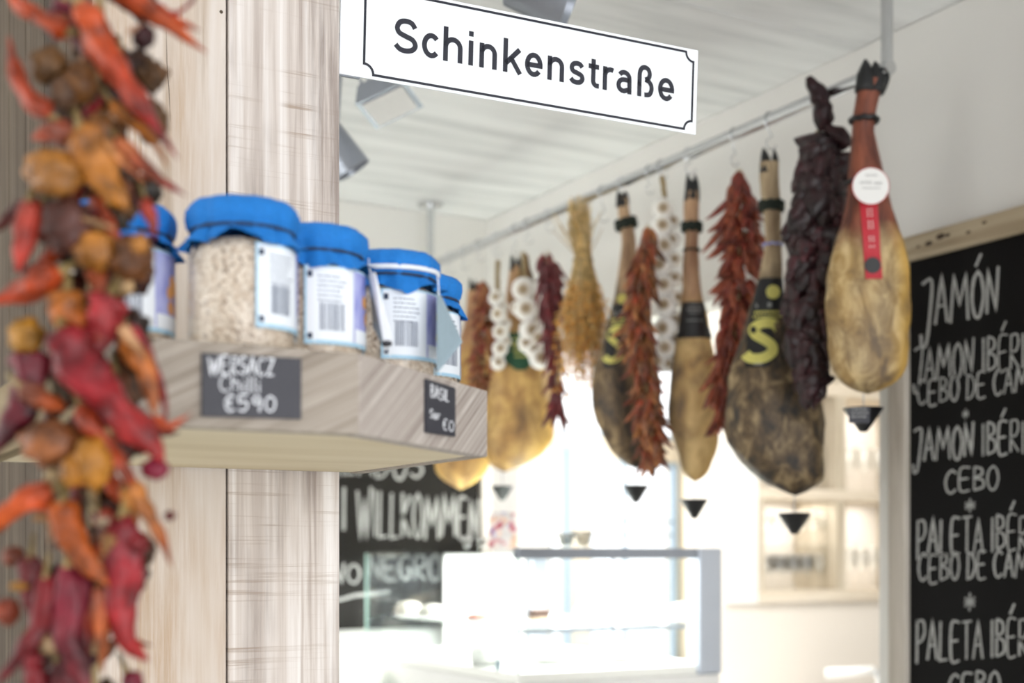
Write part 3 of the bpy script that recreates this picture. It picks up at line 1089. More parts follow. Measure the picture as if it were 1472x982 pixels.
jar(172, 1.13, 'leftmost blue-capped jar, half hidden behind the chili string', -22, seed=1)
jar(349, 1.12, 'large blue-capped jar of coarse salt, salt showing beside its label', 13, seed=2)
jar(453, 1.21, 'blue-capped salt jar with white barcode label, right of the biggest jar', -12, 1.0, seed=3)
jC = jar(562, 1.30, 'blue-capped salt jar with white band around its cap and grey tag', -12, 0.975, band=True, pic='picture_yellow', seed=4)
jar(606, 1.42, 'rightmost and farthest blue-capped jar on the cut-corner shelf', 20, 0.99, pos=(0.598, 1.285), seed=5)

# hang tags on the third jar
def quad_card(nm, label, corners, th, mat, grp=None):
    cs = [Vector(c) for c in corners]
    n_ = (cs[1] - cs[0]).cross(cs[2] - cs[0]).normalized() * th
    ctr = sum(cs, Vector()) / 4
    r_ = Thing(nm, label, 'tag', ctr, group=grp)
    q_ = MB(); q_.add([c for c in cs] + [c + n_ for c in cs], [(3, 2, 1, 0), (4, 5, 6, 7), (0, 1, 5, 4), (1, 2, 6, 5), (2, 3, 7, 6), (3, 0, 4, 7)])
    r_.part('card', q_, mat, world=True)
    return r_


r_ = quad_card('hang_tag', 'grey-blue card tag hanging at the right side of the banded jar',
               [pt(629, 418, 1.255), pt(636, 428, 1.285), pt(665, 492, 1.30), pt(629, 536, 1.235)], 0.0009, M['card'])
q = MB(); q.tube([pt(628, 390, 1.262), pt(630, 405, 1.256), pt(631, 425, 1.26)], 0.0007, 6)
r_.part('string', q, M['white_band'], world=True)
r_ = quad_card('hang_tag', 'white-edged dark card tag seen edge-on between second and third jar',
               [pt(531, 392, 1.20), pt(538, 392, 1.195), pt(563, 488, 1.20), pt(553, 505, 1.20)], 0.0012, M['white_band'])
q = MB()
cs = [pt(529, 396, 1.204), pt(532, 394, 1.203), pt(556, 508, 1.205), pt(536, 470, 1.225)]
q.add(cs + [c + Vector((0.0005, 0.001, 0)) for c in cs], [(0, 1, 2, 3), (7, 6, 5, 4), (0, 4, 5, 1), (1, 5, 6, 2), (2, 6, 7, 3), (3, 7, 4, 0)])
r_.part('back_leaf', q, M['card'], world=True)
q = MB(); q.lathe([(0, -0.003), (0.004, -0.002), (0.005, 0), (0.004, 0.002), (0, 0.003)], 12, center=pt(556, 494, 1.197))
r_.part('clip', q, M['slate'], world=True)
q = MB(); q.tube([pt(530, 372, 1.245), pt(530, 382, 1.215), pt(533, 393, 1.20)], 0.0007, 6)
r_.part('string', q, M['white_band'], world=True)
#PART2
# ------------------------------------------------------------------ hanging rail with posts and hooks
RX = 2.02
RZ = EYE + 1.0
y_near, y_far = onX(1275, 95, RX).y, onX(619, 380, RX).y
rt = Thing('hanging_rail', 'long chromed rail under the ceiling from which the hams hang', 'rail', (RX, (y_near + y_far) / 2, RZ))
q = MB(); q.tube([(RX, y_near - 0.012, RZ), (RX, y_far + 0.012, RZ)], 0.0145, 20)
autosmooth(rt.part('rod', q, M['steel'], world=True))
for y in (y_near, y_far):
    q = MB(); q.tube([(RX, y, RZ - 0.012), (RX, y, CEIL)], 0.0125, 20)
    autosmooth(rt.part('post', q, M['steel'], world=True))
    q = MB(); q.lathe([(0.045, -0.006), (0.045, 0), (0.0, 0.0)], 28, center=(RX, y, CEIL + 0.0005))
    q.lathe([(0.0, -0.0065), (0.045, -0.006)], 28, center=(RX, y, CEIL + 0.0005))
    autosmooth(rt.part('flange', q, M['steel'], world=True))


def zr(px):
    return zX(px, RX)


def spiral_hook(px, drop, label, gauge=0.0016, turn=0.0):
    """S hook over the rail; drop = how far below the rail its lower bend reaches"""
    p = onX(px, 300, RX)
    loc = Vector((RX, p.y, RZ))
    rr = 0.0165
    pts = []
    for i in range(13):
        a = radians(-40 + 235 * i / 12)
        pts.append((rr * cos(a), 0, rr * sin(a)))
    pts.append((-rr * 0.6, 0, -0.022))
    pts.append((0.004, 0, -drop + 0.030))
    for i in range(11):
        a = radians(150 + 200 * i / 10)
        pts.append((0.001 + 0.013 * cos(a), 0, -drop + 0.013 + 0.013 * sin(a)))
    q_ = MB(); q_.tube(pts, gauge, 8)
    ob = single('meat_hook', q_, M['steel'], label, 'hook', 'steel hooks over the hanging rail', smooth=True)
    ob.location = loc
    ob.rotation_euler = (0, 0, turn)
    return ob


HK = [
    (648, .055, 'pale hook at the far left end of the rail'),
    (668, .060, 'hook holding the farthest ham'),
    (690, .055, 'hook above the small dried flower string'),
    (715, .060, 'hook above the short garlic braid on the left'),
    (741, .075, 'hook above the ham with the green label'),
    (760, .060, 'hook above the clustered garlic braid'),
    (790, .050, 'hook above the dark red chili string'),
    (832, .040, 'hook holding the straw bundle'),
    (868, .085, 'empty hook between straw bundle and striped ham'),
    (896, .035, 'hook of the dark ham with yellow S on the left'),
    (934, .060, 'hook above the long orange chili string'),
    (952, .035, 'hook holding the long garlic braid'),
    (992, .050, 'hook of the pale ham with black collar label'),
    (1056, .075, 'large hook above the bright red chili string'),
    (1108, .070, 'hook of the big dark ham with yellow S'),
    (1176, .040, 'hook holding the dark purple pepper string'),
    (1246, .030, 'rightmost hook, above the ham with the red ribbon'),
]
for i, (px, d, lb) in enumerate(HK):
    spiral_hook(px, d, lb, turn=(-0.5, 0.2, -0.2)[i % 3])


# ------------------------------------------------------------------ hams
def cubic(xs, ys, x):
    if x <= xs[0]:
        return ys[0]
    if x >= xs[-1]:
        return ys[-1]
    for i in range(len(xs) - 1):
        if xs[i] <= x <= xs[i + 1]:
            h = xs[i + 1] - xs[i]
            t = (x - xs[i]) / h
            m0 = (ys[i + 1] - ys[max(i - 1, 0)]) / (xs[i + 1] - xs[max(i - 1, 0)])
            j = min(i + 2, len(xs) - 1)
            m1 = (ys[j] - ys[i]) / (xs[j] - xs[i])
            return (2 * t**3 - 3 * t**2 + 1) * ys[i] + (t**3 - 2 * t**2 + t) * h * m0 + (-2 * t**3 + 3 * t**2) * ys[i + 1] + (t**3 - t**2) * h * m1
    return ys[-1]


class Hung:
    """something hanging from the rail, shaped in its own frame: x to the viewer's right, y away, z up"""

    def __init__(s, name, label, cat, px, ytop, secs, z=None, thick=0.6, group=None, leg_y=None, dz=0.0):
        s.z = (zr(px) if z is None else z) + dz
        s.k = s.z / F
        s.px, s.py = px, ytop
        loc = pt(px, ytop, s.z)
        s.t = Thing(name, label, cat, loc, -PHI, group)
        s.secs = secs
        s.Y = [a[0] for a in secs]
        s.L = [a[1] for a in secs]
        s.R = [a[2] for a in secs]
        s.thick = thick
        s.leg_y = leg_y

    def sec(s, y):
        l, r = cubic(s.Y, s.L, y), cubic(s.Y, s.R, y)
        cx_, hw_ = (l + r) / 2, max((r - l) / 2, 0.5)
        th = s.thick
        if s.leg_y:
            u = min(max((y - s.leg_y) / 70.0, 0), 1)
            th = 0.85 + (s.thick - 0.85) * u
        return cx_, hw_, hw_ * th

    def q(s, x, y, d=0.0):
        return Vector(((x - s.px) * s.k, d, (s.py - y) * s.k))

    def front(s, x, y, lift=0.0):
        cx_, hw_, hd = s.sec(y)
        u = max(-0.985, min(0.985, (x - cx_) / hw_))
        return s.q(x, y, -(hd * (1 - abs(u) ** 2.2) ** (1 / 2.2)) * s.k - lift)

    def loft(s, y0, y1, nr=70, n=40, lump=0.02, seed=0.0, leg=None, fatedge=0.0, patch=None):
        q_ = MB()
        vs, cs = [], []
        for i in range(nr + 1):
            e = i / nr
            y = y0 + (y1 - y0) * e
            cx_, hw_, hd = s.sec(y)
            if i > nr - 5:
                sh = sqrt(max(0.0, 1 - ((i - (nr - 5)) / 5.0) ** 2))
                hw_ *= max(sh, 0.02); hd *= max(sh, 0.02)
            lf = 0.0
            if leg:
                lf = min(max((leg - y) / 40.0 + 0.5, 0), 1)
            for k in range(n):
                a = 2 * pi * k / n
                c_, s__ = cos(a), sin(a)
                ex = 2 / 2.2
                dx = math.copysign(abs(c_) ** ex, c_) * hw_
                dd = math.copysign(abs(s__) ** ex, s__) * hd
                w = 1 + lump * noise.noise(Vector((dx * 0.035 + seed, y * 0.022, dd * 0.035))) * 2 + lump * 0.8 * noise.noise(Vector((dx * 0.09 + seed, y * 0.07, dd * 0.09)))
                v_ = s.q(cx_ + dx * w, y, dd * w * s.k)
                vs.append(v_)
                fe = 0.0
                if fatedge:
                    fe = max(0, min(1, (c_ - 0.45) / 0.4)) * fatedge * (1 - lf)  # tints the viewer's right side of the ham yellower
                lfn = max(0, min(1, lf + 0.5 * noise.noise(Vector((a_wrap(a)[0] * 2, a_wrap(a)[1] * 2, y * 0.03 + seed))) * (1 if 0 < lf < 1 else 0)))
                pa = 0.0
                if patch:
                    pa = max(0.0, min(1.0, patch(e, c_) + 0.7 * noise.noise(Vector((dx * 0.04 + seed, y * 0.03, dd * 0.04 + 5))))) * (1 - lf)
                cs.append((lfn, fe, pa, 1))
        fs = [(i * n + k, i * n + (k + 1) % n, (i + 1) * n + (k + 1) % n, (i + 1) * n + k) for i in range(nr) for k in range(n)]
        fs = [f[::-1] for f in fs]
        fs += [tuple(range(n)), tuple(range(nr * n, (nr + 1) * n))[::-1]]
        q_.add(vs, fs, cs)
        return q_

    def decal(s, poly_l, poly_r, ys, nx=10, lift=0.0015):
        """conforming patch between a left and a right edge (functions of y given as lists)"""
        q_ = MB()
        vs = []
        n = 14
        for j in range(n + 1):
            y = ys[0] + (ys[-1] - ys[0]) * j / n
            l, r = cubic(ys, poly_l, y), cubic(ys, poly_r, y)
            for i in range(nx + 1):
                vs.append(s.front(l + (r - l) * i / nx, y, lift))
        q_.add(vs, [(j * (nx + 1) + i, (j + 1) * (nx + 1) + i, (j + 1) * (nx + 1) + i + 1, j * (nx + 1) + i + 1) for j in range(n) for i in range(nx)])
        return q_

    def ring(s, y, half, rad, mat, name='twine_band', tilt=0.0, n=1, cxo=0.0):
        q_ = MB()
        for m in range(n):
            yy = y + (m - (n - 1) / 2) * rad * 1.5 / s.k
            cx_, hw_, hd = s.sec(yy)
            hw_ += half; hd += half
            q_.tube([s.q(cx_ + cxo + hw_ * cos(a * pi / 12), yy + tilt * hw_ * cos(a * pi / 12) + 1.2 * sin(a * 2.1 + m), hd * sin(a * pi / 12) * s.k) for a in range(25)], rad, 7, wr=0.3, wf=300)
        return s.t.part(name, q_, mat, smooth=True)

    def hoof(s, y0, y1, toes, mat=None):
        """toes: list of (x_tip, y_tip, x_base, r_base, depth)"""
        for (xt, yt, xb, yb, rb, d) in toes:
            q_ = MB()
            pts, rad = [], []
            for i in range(8):
                e = i / 7
                pts.append(s.q(xb + (xt - xb) * e + 1.5 * sin(e * pi), yb + (yt - yb) * e, d * (1 - e * 0.4)))
                rad.append(rb * s.k * (1.0 - 0.15 * e - 0.75 * e ** 3.2))
            q_.tube(pts, rad, 14, wr=0.12, wf=80, seed=xt)
            s.t.part('toe', q_, M['hoof'], smooth=True)


BLACKLBL = m_plain('black_label', (26, 26, 28), 0.4, var=0.05)
YELLOW = m_plain('label_yellow', (214, 206, 112), 0.5, var=0.04)
GREYTXT = m_plain('label_grey_print', (150, 150, 148), 0.5, var=0.04)
REDR = m_plain('red_ribbon', (196, 30, 48), 0.5, var=0.06)
GREENL = m_plain('dark_green_label', (20, 74, 48), 0.5, var=0.06)
WHITEP = m_plain('white_print', (236, 232, 226), 0.5, var=0.02)


def drip(px, ytip_ham, ycup, ybot, half, label, z, tag=False):
    """plastic drip cone hanging on its wire under a ham"""
    k = z / F
    loc = pt(px, ycup, z)
    t_ = Thing('drip_cup', label, 'drip cup', loc, -PHI, 'black drip cones under the hams')
    H_ = (ybot - ycup) * k
    R_ = half * k
    q_ = MB(); q_.lathe([(R_ * 0.13, -H_), (R_ * 0.22, -H_ * 0.97), (R_ * 0.99, -0.002), (R_ * 1.04, 0.0), (R_ * 0.95, 0.0005), (R_ * 0.18, -H_ * 0.92), (0, -H_ * 0.92)], 28)
    autosmooth(t_.part('cone', q_, M['black_plastic']), 50)
    q_ = MB(); q_.tube([(0, 0, -H_ * 0.92), (0.0005, 0, 0.0), (0, 0, (ycup - ytip_ham) * k + 0.012)], 0.0010, 6)
    t_.part('wire', q_, M['steel_grey'])
    if tag:
        q_ = MB()
        for (x0, x1, z0, z1) in ((-R_ * 1.02, R_ * 0.05, -H_ * 0.72, -0.002),):
            q_.bbox(x0, x1, -R_ - 0.004, -R_ - 0.002, z0, z1, 0.0004)
        tg = t_.part('tag', q_, M['slate'])
        q_ = MB()
        for j in range(3):
            xx = -R_ * 0.9
            while xx < -R_ * 0.15:
                w_ = R_ * (0.08 + random.random() * 0.15)
                zz = -H_ * (0.16 + 0.16 * j)
                q_.add([(xx, -R_ - 0.0043, zz), (xx + w_, -R_ - 0.0043, zz), (xx + w_, -R_ - 0.0043, zz + H_ * .06), (xx, -R_ - 0.0043, zz + H_ * .06)], [(0, 1, 2, 3)])
                xx += w_ + R_ * 0.05
        t_.part('print', q_, GREYTXT, parent=tg)


# 1 the shoulder ham with the red ribbon, nearest the viewer
H1 = [(118, 1233, 1267), (140, 1231, 1264), (165, 1227, 1259), (200, 1224, 1257), (240, 1221, 1266), (280, 1218, 1274), (320, 1211, 1288), (345, 1203, 1296), (370, 1195, 1303), (400, 1189, 1307), (450, 1187, 1309), (500, 1190, 1306), (530, 1197, 1300), (550, 1208, 1288), (560, 1218, 1278), (567, 1228, 1266)]
hm = Hung('cured_ham', 'rightmost and nearest ham, amber, with red ribbon and round white tag', 'ham', 1248, 118, H1, thick=0.55, leg_y=300, dz=-0.035)
autosmooth(hm.t.part('meat', hm.loft(116, 567, 90, 48, 0.03, 1.0, leg=345, fatedge=0.85, patch=lambda e, c: 0.75 * max(0, (e - .72) / .28) * (1 - abs(c + .1)) + 0.34), M['ham_front']), 80)
hm.hoof(0, 0, [(1243, 86, 1242, 134, 14, -0.006), (1258, 88, 1257, 134, 14.5, 0.0), (1278, 98, 1264, 130, 9, 0.006), (1233, 104, 1236, 132, 8, -0.008)])
hm.ring(173, 2.5, 0.0062, M['black_plastic'], 'strap')
hm.ring(266, 2.0, 0.0048, M['black_plastic'], 'strap', tilt=0.1)
q = MB()   # second bone standing off the leg at the back
q.tube([hm.q(1250, 175, 0.012), hm.q(1259, 215, 0.012), hm.q(1267, 260, 0.012), hm.q(1278, 330, 0.0)], [0.009, 0.009, 0.012, 0.016], 12, wr=0.1, col=(1, 0, 0, 1))
hm.t.part('shank_bone', q, M['ham_front'], smooth=True)


def rib_l(y): return 1229 + (y - 300) * 0.055
hang = -0.010
q = MB()
vs = []
for j in range(15):
    y = 296 + 112 * j / 14
    for i in range(5):
        x = rib_l(y) + 24 * i / 4
        f_ = hm.front(x, y, 0.004)
        vs.append(f_)
q.add(vs, [(j * 5 + i, (j + 1) * 5 + i, (j + 1) * 5 + i + 1, j * 5 + i + 1) for j in range(14) for i in range(4)])
rb = hm.t.part('ribbon', q, REDR, smooth=True)
q = MB()
fd = hm.front(1242, 277, 0.012).y - 0.004
q.lathe([(0, -0.0012), (25.5 * hm.k, -0.0012), (26 * hm.k, 0), (25.5 * hm.k, 0.0012), (0, 0.0012)], 40, center=hm.q(1242.5, 277, fd), M=Matrix.Rotation(pi / 2, 4, 'X'))
tg = hm.t.part('round_tag', q, M['white'])
q = MB()
q.tube([hm.q(1242.5 + 26 * cos(a * pi / 20), 277 + 26 * sin(a * pi / 20), fd) for a in range(41)], 0.0011, 6)
hm.t.part('tag_rim', q, REDR, parent=tg)
q = MB()
for j, (y, x0, x1) in enumerate(((262, 1234, 1252), (272, 1226, 1244), (273, 1247, 1258), (280, 1230, 1256))):
    pts = [(x0 + (x1 - x0) * i / 14, y + (2.0 if j in (1, 2) else 1.0) * sin(i * 2.4 + j)) for i in range(15)]
    ribbon(q, pts, 0.7, lambda x, y_, l: hm.q(x, y_, fd - 0.0017), 0.3)
hm.t.part('script', q, GREYTXT, parent=tg)
q = MB()
for i in range(14):
    y = 308 + i * 4.4
    for dx in (9, 14):
        if (i * 7 + dx) % 5 and i % 4 != 3:
            x = rib_l(y) + dx
            q.add([hm.front(x, y, 0.0046), hm.front(x, y + 2.4, 0.0046), hm.front(x + 1.5, y + 2.4, 0.0046), hm.front(x + 1.5, y, 0.0046)], [(0, 1, 2, 3)])
hm.t.part('lettering', q, WHITEP, parent=rb)
q = MB()
cc = hm.front(1245, 389, 0.0052)
q.lathe([(0, 0), (11.5 * hm.k, 0), (11.5 * hm.k, 0.0008), (0, 0.0008)], 28, center=cc, M=Matrix.Rotation(pi / 2, 4, 'X'))
hm.t.part('round_seal', q, BLACKLBL, parent=rb)
drip(1241, 560, 587, 621, 28, 'black drip cone with small dark card, under the amber ham', hm.z, tag=True)


def S_label(hm, yl, l, r, sx0, sx1, sy0, sy1, seal, lines):
    q_ = hm.decal(l, r, yl)
    lb = hm.t.part('black_label', q_, BLACKLBL, smooth=True, label='black label with a large yellow S')
    q_ = MB()
    W_ = (sx1 - sx0) * 0.30
    cp = [(.92, .20), (.74, .06), (.42, .04), (.20, .17), (.28, .34), (.52, .47), (.76, .62), (.80, .80), (.55, .95), (.22, .95), (.04, .82)]
    sp = smooth2([(sx0 + (sx1 - sx0) * u - (v - .5) * (sx1 - sx0) * .18, sy0 + (sy1 - sy0) * v) for u, v in cp], 5)
    ribbon(q_, sp, W_, lambda x, y, li: hm.front(x, y, 0.0024))
    hm.t.part('letter_s', q_, YELLOW, parent=lb)
    q_ = MB()
    ctr = hm.front(seal[0], seal[1], 0.0028)
    q_.lathe([(0, 0), (seal[2] * hm.k, 0), (seal[2] * hm.k, 0.0006), (0, 0.0006)], 24, center=ctr, M=Matrix.Rotation(pi / 2, 4, 'X'))
    hm.t.part('round_seal', q_, YELLOW, parent=lb)
    q_ = MB()
    for (x0, x1, y0, y1, mm) in lines:
        if mm == 0:
            ribbon(q_, [(x0, (y0 + y1) / 2), ((x0 + x1) / 2, (y0 + y1) / 2), (x1, (y0 + y1) / 2)], y1 - y0, lambda x, y, li: hm.front(x, y, 0.0024))
    hm.t.part('print', q_, GREYTXT, parent=lb, kind='stuff')
    q_ = MB()
    for (x0, x1, y0, y1, mm) in lines:
        if mm == 1:
            x = x0
            while x < x1:
                ribbon(q_, [(x, (y0 + y1) / 2), (x + 2.6, (y0 + y1) / 2)], y1 - y0, lambda x, y, li: hm.front(x, y, 0.0024))
                x += 3.8
    hm.t.part('print', q_, YELLOW, parent=lb, kind='stuff')


# 2 the big dark ham
H2 = [(236, 1092, 1119), (255, 1092, 1120), (290, 1095, 1122), (340, 1100, 1122), (380, 1094, 1124), (420, 1085, 1127), (460, 1072, 1136), (500, 1060, 1150), (540, 1048, 1164), (580, 1042, 1178), (620, 1045, 1184), (660, 1064, 1186), (688, 1092, 1184), (704, 1112, 1174), (713, 1126, 1160)]
hm = Hung('cured_ham', 'largest dark mouldy ham with black label and yellow S, beside purple peppers', 'ham', 1107, 236, H2, thick=0.62, leg_y=380)
autosmooth(hm.t.part('meat', hm.loft(234, 713, 90, 48, 0.05, 4.0, leg=400), M['ham_mould']), 80)
hm.hoof(0, 0, [(1097, 213, 1100, 250, 8.5, -0.004), (1113, 214, 1113, 250, 6.0, 0.002)])
hm.ring(297, 3.0, 0.0050, M['dark_rope'], 'twine_band', n=3)
hm.ring(352, 1.5, 0.0030, M['picture'], 'tag_band')
S_label(hm, [402, 440, 480, 532], [1090, 1080, 1072, 1066], [1124, 1126, 1118, 1098], 1068, 1116, 466, 522, (1108, 423, 10),
        [(1084, 1122, 438, 445, 0), (1082, 1122, 450, 454, 1), (1080, 1120, 457, 460, 1), (1078, 1090, 526, 529, 0)])
drip(1142, 708, 738, 768, 24, 'black drip cone under the largest dark ham', hm.z)

# 3 the blond ham
H3 = [(278, 984, 1004), (300, 983, 1005), (340, 985, 1004), (380, 982, 1005), (420, 981, 1009), (450, 977, 1016), (480, 973, 1021), (520, 967, 1028), (560, 962, 1032), (600, 961, 1034), (640, 971, 1032), (668, 978, 1022), (684, 982, 1018), (693, 988, 1011)]
hm = Hung('cured_ham', 'slim pale golden ham with a black collar label, third from the right', 'ham', 994, 278, H3, thick=0.65, leg_y=400, dz=0.08)
autosmooth(hm.t.part('meat', hm.loft(276, 693, 80, 44, 0.045, 9.0, leg=440, fatedge=0.5, patch=lambda e, c: max(0, -c - .25) * 1.1), M['ham_blond']), 80)
hm.hoof(0, 0, [(988, 250, 989, 290, 6.5, -0.004), (999, 250, 999, 290, 6.5, 0.002), (993, 258, 994, 288, 6, -0.008)])
hm.ring(327, 3.5, 0.0050, M['dark_rope'], 'twine_band', n=3)
hm.ring(360, 1.5, 0.0025, M['dark_rope'], 'thin_band')
q = hm.decal([979, 977, 972], [1011, 1016, 1024], [436, 458, 488], 12)
lb = hm.t.part('collar_label', q, BLACKLBL, smooth=True)
q = MB()
for (x0, x1, y, w) in ((988, 1005, 441, 2), (986, 1007, 447, 3), (988, 1004, 452, 1.5), (985, 1008, 463, 1.5)):
    x = x0
    while x < x1:
        ribbon(q, [(x, y), (x + 2, y)], w, lambda x_, y_, li: hm.front(x_, y_, 0.0024))
        x += 3.1
hm.t.part('print', q, GREYTXT, parent=lb, kind='stuff')
drip(998, 688, 718, 746, 20, 'black drip cone under the slim pale golden ham', hm.z)

# 4 dark ham with S on the left
H4 = [(288, 887, 903), (310, 889, 906), (340, 893, 913), (380, 890, 915), (420, 884, 922), (460, 874, 934), (500, 863, 944), (540, 855, 948), (575, 853, 950), (610, 860, 949), (640, 874, 946), (658, 886, 940), (668, 894, 934), (674, 902, 926)]
hm = Hung('cured_ham', 'dark ham with yellow S label, partly behind the long orange chili string', 'ham', 897, 288, H4, thick=0.72, leg_y=390)
autosmooth(hm.t.part('meat', hm.loft(286, 674, 80, 44, 0.05, 14.0, leg=420), M['ham_mould_far']), 80)
hm.hoof(0, 0, [(888, 274, 890, 298, 5.5, -0.004), (898, 274, 898, 298, 5.5, 0.0), (893, 278, 894, 298, 6, -0.006)])
hm.ring(322, 4.5, 0.0055, M['dark_rope'], 'twine_band', tilt=-0.25, n=3)
S_label(hm, [440, 470, 500, 532], [880, 874, 868, 866], [908, 902, 896, 884], 868, 897, 474, 524, (893, 433, 7),
        [(882, 904, 450, 456, 0), (878, 902, 461, 464, 1), (876, 900, 467, 470, 1)])
drip(914, 668, 698, 723, 19, 'black drip cone under the dark ham on the left', hm.z)

# 5 the tan ham with the green label
H5 = [(385, 733, 748), (420, 728, 750), (455, 724, 756), (480, 719, 764), (520, 711, 782), (560, 704, 793), (600, 700, 798), (630, 694, 794), (652, 698, 780), (668, 702, 756), (678, 712, 736)]
hm = Hung('cured_ham', 'broad tan ham with a dark green label, beside the shelf end', 'ham', 740, 385, H5, thick=0.7, leg_y=430, dz=0.05)
autosmooth(hm.t.part('meat', hm.loft(383, 679, 80, 44, 0.05, 21.0, leg=470, fatedge=0.7, patch=lambda e, c: 0.15), M['ham_tan']), 80)
hm.hoof(0, 0, [(735, 366, 737, 390, 5, -0.004), (745, 368, 744, 390, 5, 0.0)])
q = hm.decal([730, 726, 724, 742], [762, 768, 770, 760], [481, 498, 520, 536], 12)
lb = hm.t.part('green_label', q, GREENL, smooth=True)
q = MB()
for (x0, x1, y, w) in ((738, 760, 490, 2.4), (736, 764, 499, 4.5), (738, 764, 508, 3.2), (740, 762, 516, 2.2)):
    x = x0
    while x < x1:
        ribbon(q, [(x, y), (x + 3, y)], w, lambda x_, y_, li: hm.front(x_, y_, 0.0026))
        x += 4.2
hm.t.part('print', q, YELLOW, parent=lb, kind='stuff')
drip(722, 662, 699, 720, 16, 'dark drip cone under the tan ham by the shelf end', hm.z)

# 6 the farthest ham, hanging below and behind the shelf
H6 = [(420, 672, 686), (460, 668, 690), (500, 656, 700), (540, 642, 710), (580, 632, 716), (620, 626, 716), (650, 622, 712), (675, 626, 702), (692, 638, 688), (703, 652, 672)]
hm = Hung('cured_ham', 'farthest ham, only its rounded golden end showing beneath the shelf', 'ham', 668, 420, H6, thick=0.5, leg_y=450, dz=0.03)
autosmooth(hm.t.part('meat', hm.loft(418, 704, 70, 40, 0.05, 31.0, leg=500, fatedge=0.8, patch=lambda e, c: 0.1), M['ham_tan']), 80)
hm.hoof(0, 0, [(675, 400, 677, 428, 4.5, -0.004), (683, 402, 682, 428, 4.5, 0.0)])


# ------------------------------------------------------------------ chili strings
def pepper_variant(seed, length, width, c0, c1, n=9, m=11, curl=0.25, wr=0.35, stem=True):
    """a dried pepper hanging from the origin down -z"""
    rr = random.Random(seed)
    pts, rad, col = [], [], []
    ph = rr.random() * 6.28
    if stem:
        for e in (0.0, 0.1):
            pts.append((0, 0, -e * length)); rad.append(width * 0.10 * (1 + 2 * e)); col.append((0.42, 0.33, 0.16, 1))
    for i in range(m):
        e = i / (m - 1)
        z_ = -length * (0.12 + 0.88 * e)
        pts.append((curl * length * e * e * cos(ph), curl * length * e * e * sin(ph), z_))
        rad.append(width * 0.5 * (min(1, 0.45 + e * 3.2)) * (1 - e ** 1.8) ** 0.75 + width * 0.03)
        t_ = min(1, max(0, e * 1.1 + 0.3 * (rr.random() - .5)))
        col.append(tuple(c0[j] + (c1[j] - c0[j]) * t_ for j in range(3)) + (1,))
    q_ = MB(); q_.tube(pts, rad, n, col=col, wr=wr, wf=1.2 / width * 0.5, seed=seed * 3.1)
    return q_


def ristra(name, label, px, ytop, secs, cols, n, plen, pwid, dz=0.0, seed=1, group='strings of dried chilies', piece='dried_chili', variants=6, spread=0.5, wr=0.35, curl=0.25, z=None, thick=0.8, up=0.0):
    h_ = Hung(name, label, 'chili string', px, ytop, secs, dz=dz, thick=thick, z=z)
    rr = random.Random(seed)
    ms = []
    for i in range(variants):
        c0, c1 = lin(cols[i % len(cols)]), lin(cols[(i + 1 + i // 3) % len(cols)])
        mb_ = pepper_variant(seed * 10 + i, plen * h_.k * (0.85 + 0.3 * rr.random()), pwid * h_.k * (0.8 + 0.4 * rr.random()), c0, c1, wr=wr, curl=curl)
        ms.append(mb_.mesh(piece, M['pepper_small'], True))
    y0, y1 = secs[0][0], secs[-1][0]
    cord = MB()
    pts = []
    for i in range(14):
        y = ytop - 6 + (y1 - ytop) * 0.93 * i / 13
        pts.append(h_.q(h_.sec(max(y, y0))[0], y, 0))
    cord.tube(pts, 0.0035, 8, wr=0.4, wf=200)
    h_.t.part('cord', cord, M['twine'], smooth=True)
    for i in range(n):
        e = (i + rr.random()) / n
        y = y0 + (y1 - y0) * e
        ystart = y - plen * 0.45
        cx_, hw_, hd = h_.sec(y)
        a = rr.random() * 2 * pi if rr.random() > 0.35 else -pi / 2 + (rr.random() - 0.5) * 2.4
        rad = rr.random() ** 0.5
        bx = cx_ + hw_ * cos(a) * rad * 0.42
        bd = hd * sin(a) * rad * 0.42 * h_.k
        base = h_.q(bx, ystart, bd)
        out = Vector((cos(a) * hw_ * 0.75, sin(a) * hd * 0.75, 0))
        d = Vector((out.x * spread, out.y * spread, -plen * (0.75 + up * (rr.random() - .6))))
        d.x += (rr.random() - .5) * plen * 0.35
        d.normalize()
        ob = bpy.data.objects.new(piece, ms[i % variants])
        C.objects.link(ob)
        ob.parent = h_.t.o
        ob.location = base
        qd = Vector((0, 0, -1)).rotation_difference(d)
        ob.rotation_mode = 'QUATERNION'
        from mathutils import Quaternion
        ob.rotation_quaternion = qd @ Quaternion((0, 0, 1), rr.random() * 6.28)
        s_ = 0.8 + 0.4 * rr.random()
        ob.scale = (s_, s_, s_)
    return h_


RED1 = [(124, 44, 34), (160, 78, 48), (98, 36, 30), (142, 54, 38), (178, 108, 72), (116, 60, 42)]
MIX = [(150, 84, 46), (112, 50, 34), (172, 112, 62), (92, 54, 36), (152, 58, 38), (124, 86, 50)]
PURP = [(40, 18, 22), (56, 22, 28), (26, 14, 18), (80, 32, 40), (34, 20, 26), (48, 20, 25)]
DRED = [(110, 28, 34), (88, 24, 30), (130, 40, 44), (76, 22, 28), (114, 46, 46), (94, 26, 32)]
FLO = [(150, 66, 44), (116, 84, 48), (166, 98, 56), (104, 48, 38), (130, 98, 58), (140, 52, 44)]
ristra('chili_string', 'bright red chili string right of the pale golden ham', 1062, 262,
       [(262, 1048, 1076), (300, 1034, 1092), (340, 1028, 1098), (400, 1026, 1100), (450, 1026, 1094), (500, 1022, 1080), (550, 1020, 1064), (585, 1024, 1054), (605, 1030, 1046)], RED1, 230, 46, 11, seed=3, spread=0.95, wr=0.3, dz=0.10, thick=0.6)
